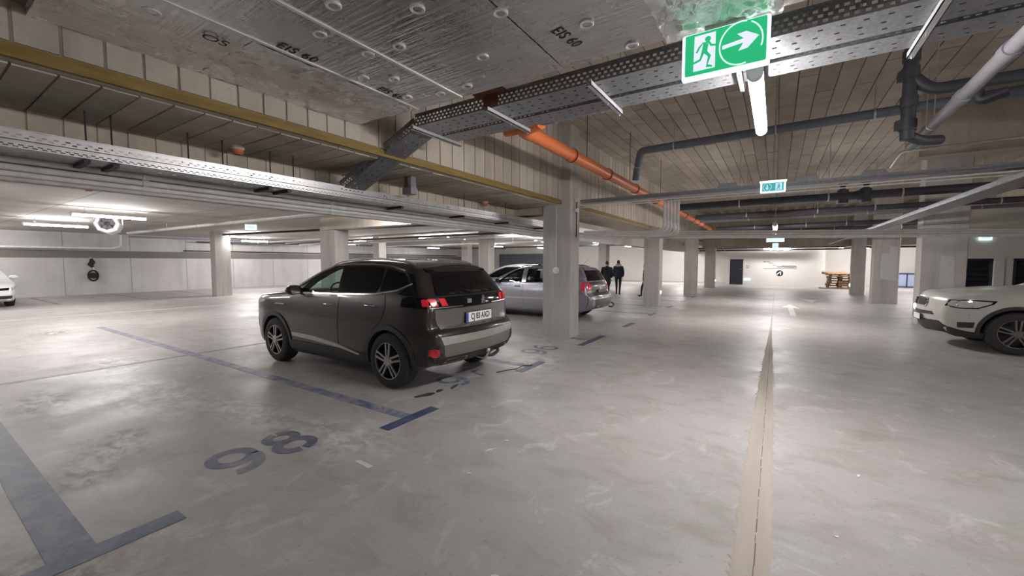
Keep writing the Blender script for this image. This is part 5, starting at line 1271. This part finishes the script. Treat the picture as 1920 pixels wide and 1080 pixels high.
white.drape('front_door', [(1.4, .36), (2.45, .36), (2.45, .97), (1.4, .95)], 'side', 'white_car_paint', off=.005); white.handle(2.3, .9, 'white_car_paint'); white.mirror(1.50, .99, 'white_car_paint')
white.wheels((.93, 3.70), .33, .86, 5, w=.21)
white.plate('front', 0, .50, None, .5, .1)

# ================================================================ PEOPLE
def skin(name, joints, edges, mat, parent=None, sub=2, root=0):
    me = bpy.data.meshes.new(name); me.from_pydata([j[0] for j in joints], edges, [])
    o = bpy.data.objects.new(name, me); COL.objects.link(o)
    if not me.skin_vertices: pass
    sk = o.modifiers.new('skin', 'SKIN'); sk.use_smooth_shade = True
    if not me.skin_vertices:
        bm = bmesh.new(); bm.from_mesh(me); bm.verts.layers.skin.verify(); bm.to_mesh(me); bm.free()
    for i, j in enumerate(joints):
        d = me.skin_vertices[0].data[i]; r = j[1]; d.radius = r if isinstance(r, tuple) else (r, r); d.use_root = (i == root)
    o.modifiers.new('sub', 'SUBSURF').levels = sub
    m2 = evaluated(o); bpy.data.objects.remove(o); m2.materials.clear(); m2.materials.append(MATS[mat])
    m2.polygons.foreach_set('use_smooth', [True]*len(m2.polygons))
    return link(name, m2, parent)
def person(label, loc, rz, H, coat, coat_len, fur=False, stride=.12, hip_w=.10, shoulder=.20):
    """walks along local +y, back towards -y"""
    k = H/1.75; t = thing('person', label, 'person', loc, rz); V = lambda x, y, z: (x*k, y*k, z*k)
    J = [(V(0, 0, .95), .13*k), (V(0, .01, 1.15), .125*k), (V(0, .0, 1.34), (.15*k, .11*k)), (V(0, .01, 1.46), .07*k), (V(0, .02, 1.53), .052*k)]
    E_ = [(0, 1), (1, 2), (2, 3), (3, 4)]
    for s, st in ((-1, stride), (1, -stride)):
        n = len(J)
        J += [(V(s*hip_w, 0, .88), .095*k), (V(s*hip_w, st*.6+.04, .48), .062*k), (V(s*hip_w, st-.02, .09), .042*k), (V(s*hip_w*1.05, st-.04, .045), .045*k), (V(s*hip_w*1.1, st+.16, .035), .035*k)]
        E_ += [(0, n), (n, n+1), (n+1, n+2), (n+2, n+3), (n+3, n+4)]
    body = skin('body', J, E_, 'trouser_black', t)
    # coat: torso, sleeves
    C = [(V(0, 0, 1.48), (.09*k, .085*k)), (V(0, 0, 1.38), (.21*k, .13*k)), (V(0, 0, 1.15), (.215*k, .145*k)), (V(0, 0, .95), (.22*k, .155*k)), (V(0, .0, coat_len), (.225*k, .16*k))]
    Ec = [(0, 1), (1, 2), (2, 3), (3, 4)]
    for s in (-1, 1):
        n = len(C)
        C += [(V(s*shoulder, 0, 1.385), .075*k), (V(s*(shoulder+.045), -.02, 1.12), .072*k), (V(s*(shoulder+.03), .05*(-s), .90), .058*k)]
        Ec += [(1, n), (n, n+1), (n+1, n+2)]
    skin('coat', C, Ec, coat, t, root=2)
    for s in (-1, 1):
        hx, hy, hz = s*(shoulder+.03), .05*(-s), .86
        b = MB(); hand = skin('hand', [(V(hx, hy, hz+.03), .028*k), (V(hx, hy+.004, hz-.02), (.016*k, .036*k)), (V(hx, hy+.004, hz-.055), (.014*k, .036*k))], [(0, 1), (1, 2)], 'skin_tone', t, 1)
        for f_, (dy, ln) in enumerate(((-.03, .055), (-.01, .07), (.01, .075), (.03, .06))):
            skin('finger', [(V(hx, hy+dy, hz-.05), .0095*k), (V(hx-s*.004, hy+dy+.004, hz-.055-ln*.6), .009*k), (V(hx-s*.014, hy+dy+.01, hz-.055-ln), .0075*k)], [(0, 1), (1, 2)], 'skin_tone', hand, 1)
        skin('thumb', [(V(hx, hy+.03, hz-.01), .012*k), (V(hx-s*.012, hy+.055, hz-.045), .0105*k), (V(hx-s*.016, hy+.058, hz-.075), .009*k)], [(0, 1), (1, 2)], 'skin_tone', hand, 1)
    # head
    hb_ = MB(); c = V(0, .025, 1.635); seg = 20; rings = 14
    prof = []
    vs = []; fs = []
    for i in range(rings+1):
        th = PI*i/rings; zz = math.cos(th); rr = math.sin(th)
        for j in range(seg):
            a = 2*PI*j/seg; x = rr*math.cos(a)*.075; y = rr*math.sin(a)*.093; z = zz*.115
            if z < -.02: x *= 1-(-z-.02)*2.6; y = y*(1-(-z-.02)*2.0)+.012*(-z-.02)/.1
            if y > .05 and abs(x) < .02: y += .012*max(0, 1-abs(z+.012)/.03)
            if y > .05 and abs(z-.012) < .014 and .012 < abs(x) < .045: y -= .008
            vs.append((c[0]+x*k, c[1]+y*k, c[2]+z*k))
    fs = [(i*seg+j, i*seg+(j+1) % seg, (i+1)*seg+(j+1) % seg, (i+1)*seg+j) for i in range(rings) for j in range(seg)]
    hb_.add(vs, fs); hd = hb_.build('head', 'skin_tone', t, smooth=60)
    for s in (-1, 1):
        MB().lathe([(0, .008), (.018, .006), (.022, 0), (.015, -.008)], (c[0]+s*.076*k, c[1]-.005, c[2]-.005), (s, 0, 0), 12).build('ear', 'skin_tone', hd, smooth=60)
        MB().lathe([(0, .006), (.009, .003), (.011, -.004)], (c[0]+s*.03*k, c[1]+.078*k, c[2]+.012*k), (0, 1, 0), 10).build('eye', 'plate_white', hd, smooth=60)
    MB().obox((c[0]-.022*k, c[1]+.076*k, c[2]-.052*k), (c[0]+.022*k, c[1]+.076*k, c[2]-.052*k), .012, .008).build('mouth', 'red_reflector', hd)
    hv = MB(); pick = []
    for (x, y, z) in vs:
        d = Vector((x-c[0], y-c[1], z-c[2])); q = Vector(c)+d*1.07+Vector((0, -.004, .006)); pick.append(tuple(q))
    keep = [f_ for f_ in fs if all((vs[i][1]-c[1]) < (.045*k if vs[i][2]-c[2] > .045*k else .012*k) and vs[i][2]-c[2] > -.06*k for i in f_)]
    hv.add(pick, keep); hv.build('hair', 'hair_dark', t, smooth=60)
    if fur:
        b = MB(); pts = [V(.105*math.cos(2*PI*i/20), .01+.10*math.sin(2*PI*i/20), 1.505+.03*math.sin(2*PI*i/20)) for i in range(21)]
        b.tube(pts, .05*k, 10, cap=False); b.build('fur_collar', 'fur_pale', t, smooth=60)
    return t
person('person in a long black coat seen from behind, left of the walking pair', (-6.72, 18.7, 0), .25, 1.63, 'coat_black', .50, stride=.07, shoulder=.215)
person('person in a navy jacket with pale fur collar, right of the walking pair', (-6.50, 19.7, 0), .15, 1.68, 'coat_navy', .80, fur=True, stride=.16)
person('person in black mostly hidden behind the second column', (-5.09, 19.3, 0), 1.75, 1.5, 'coat_black', .80, stride=.2)
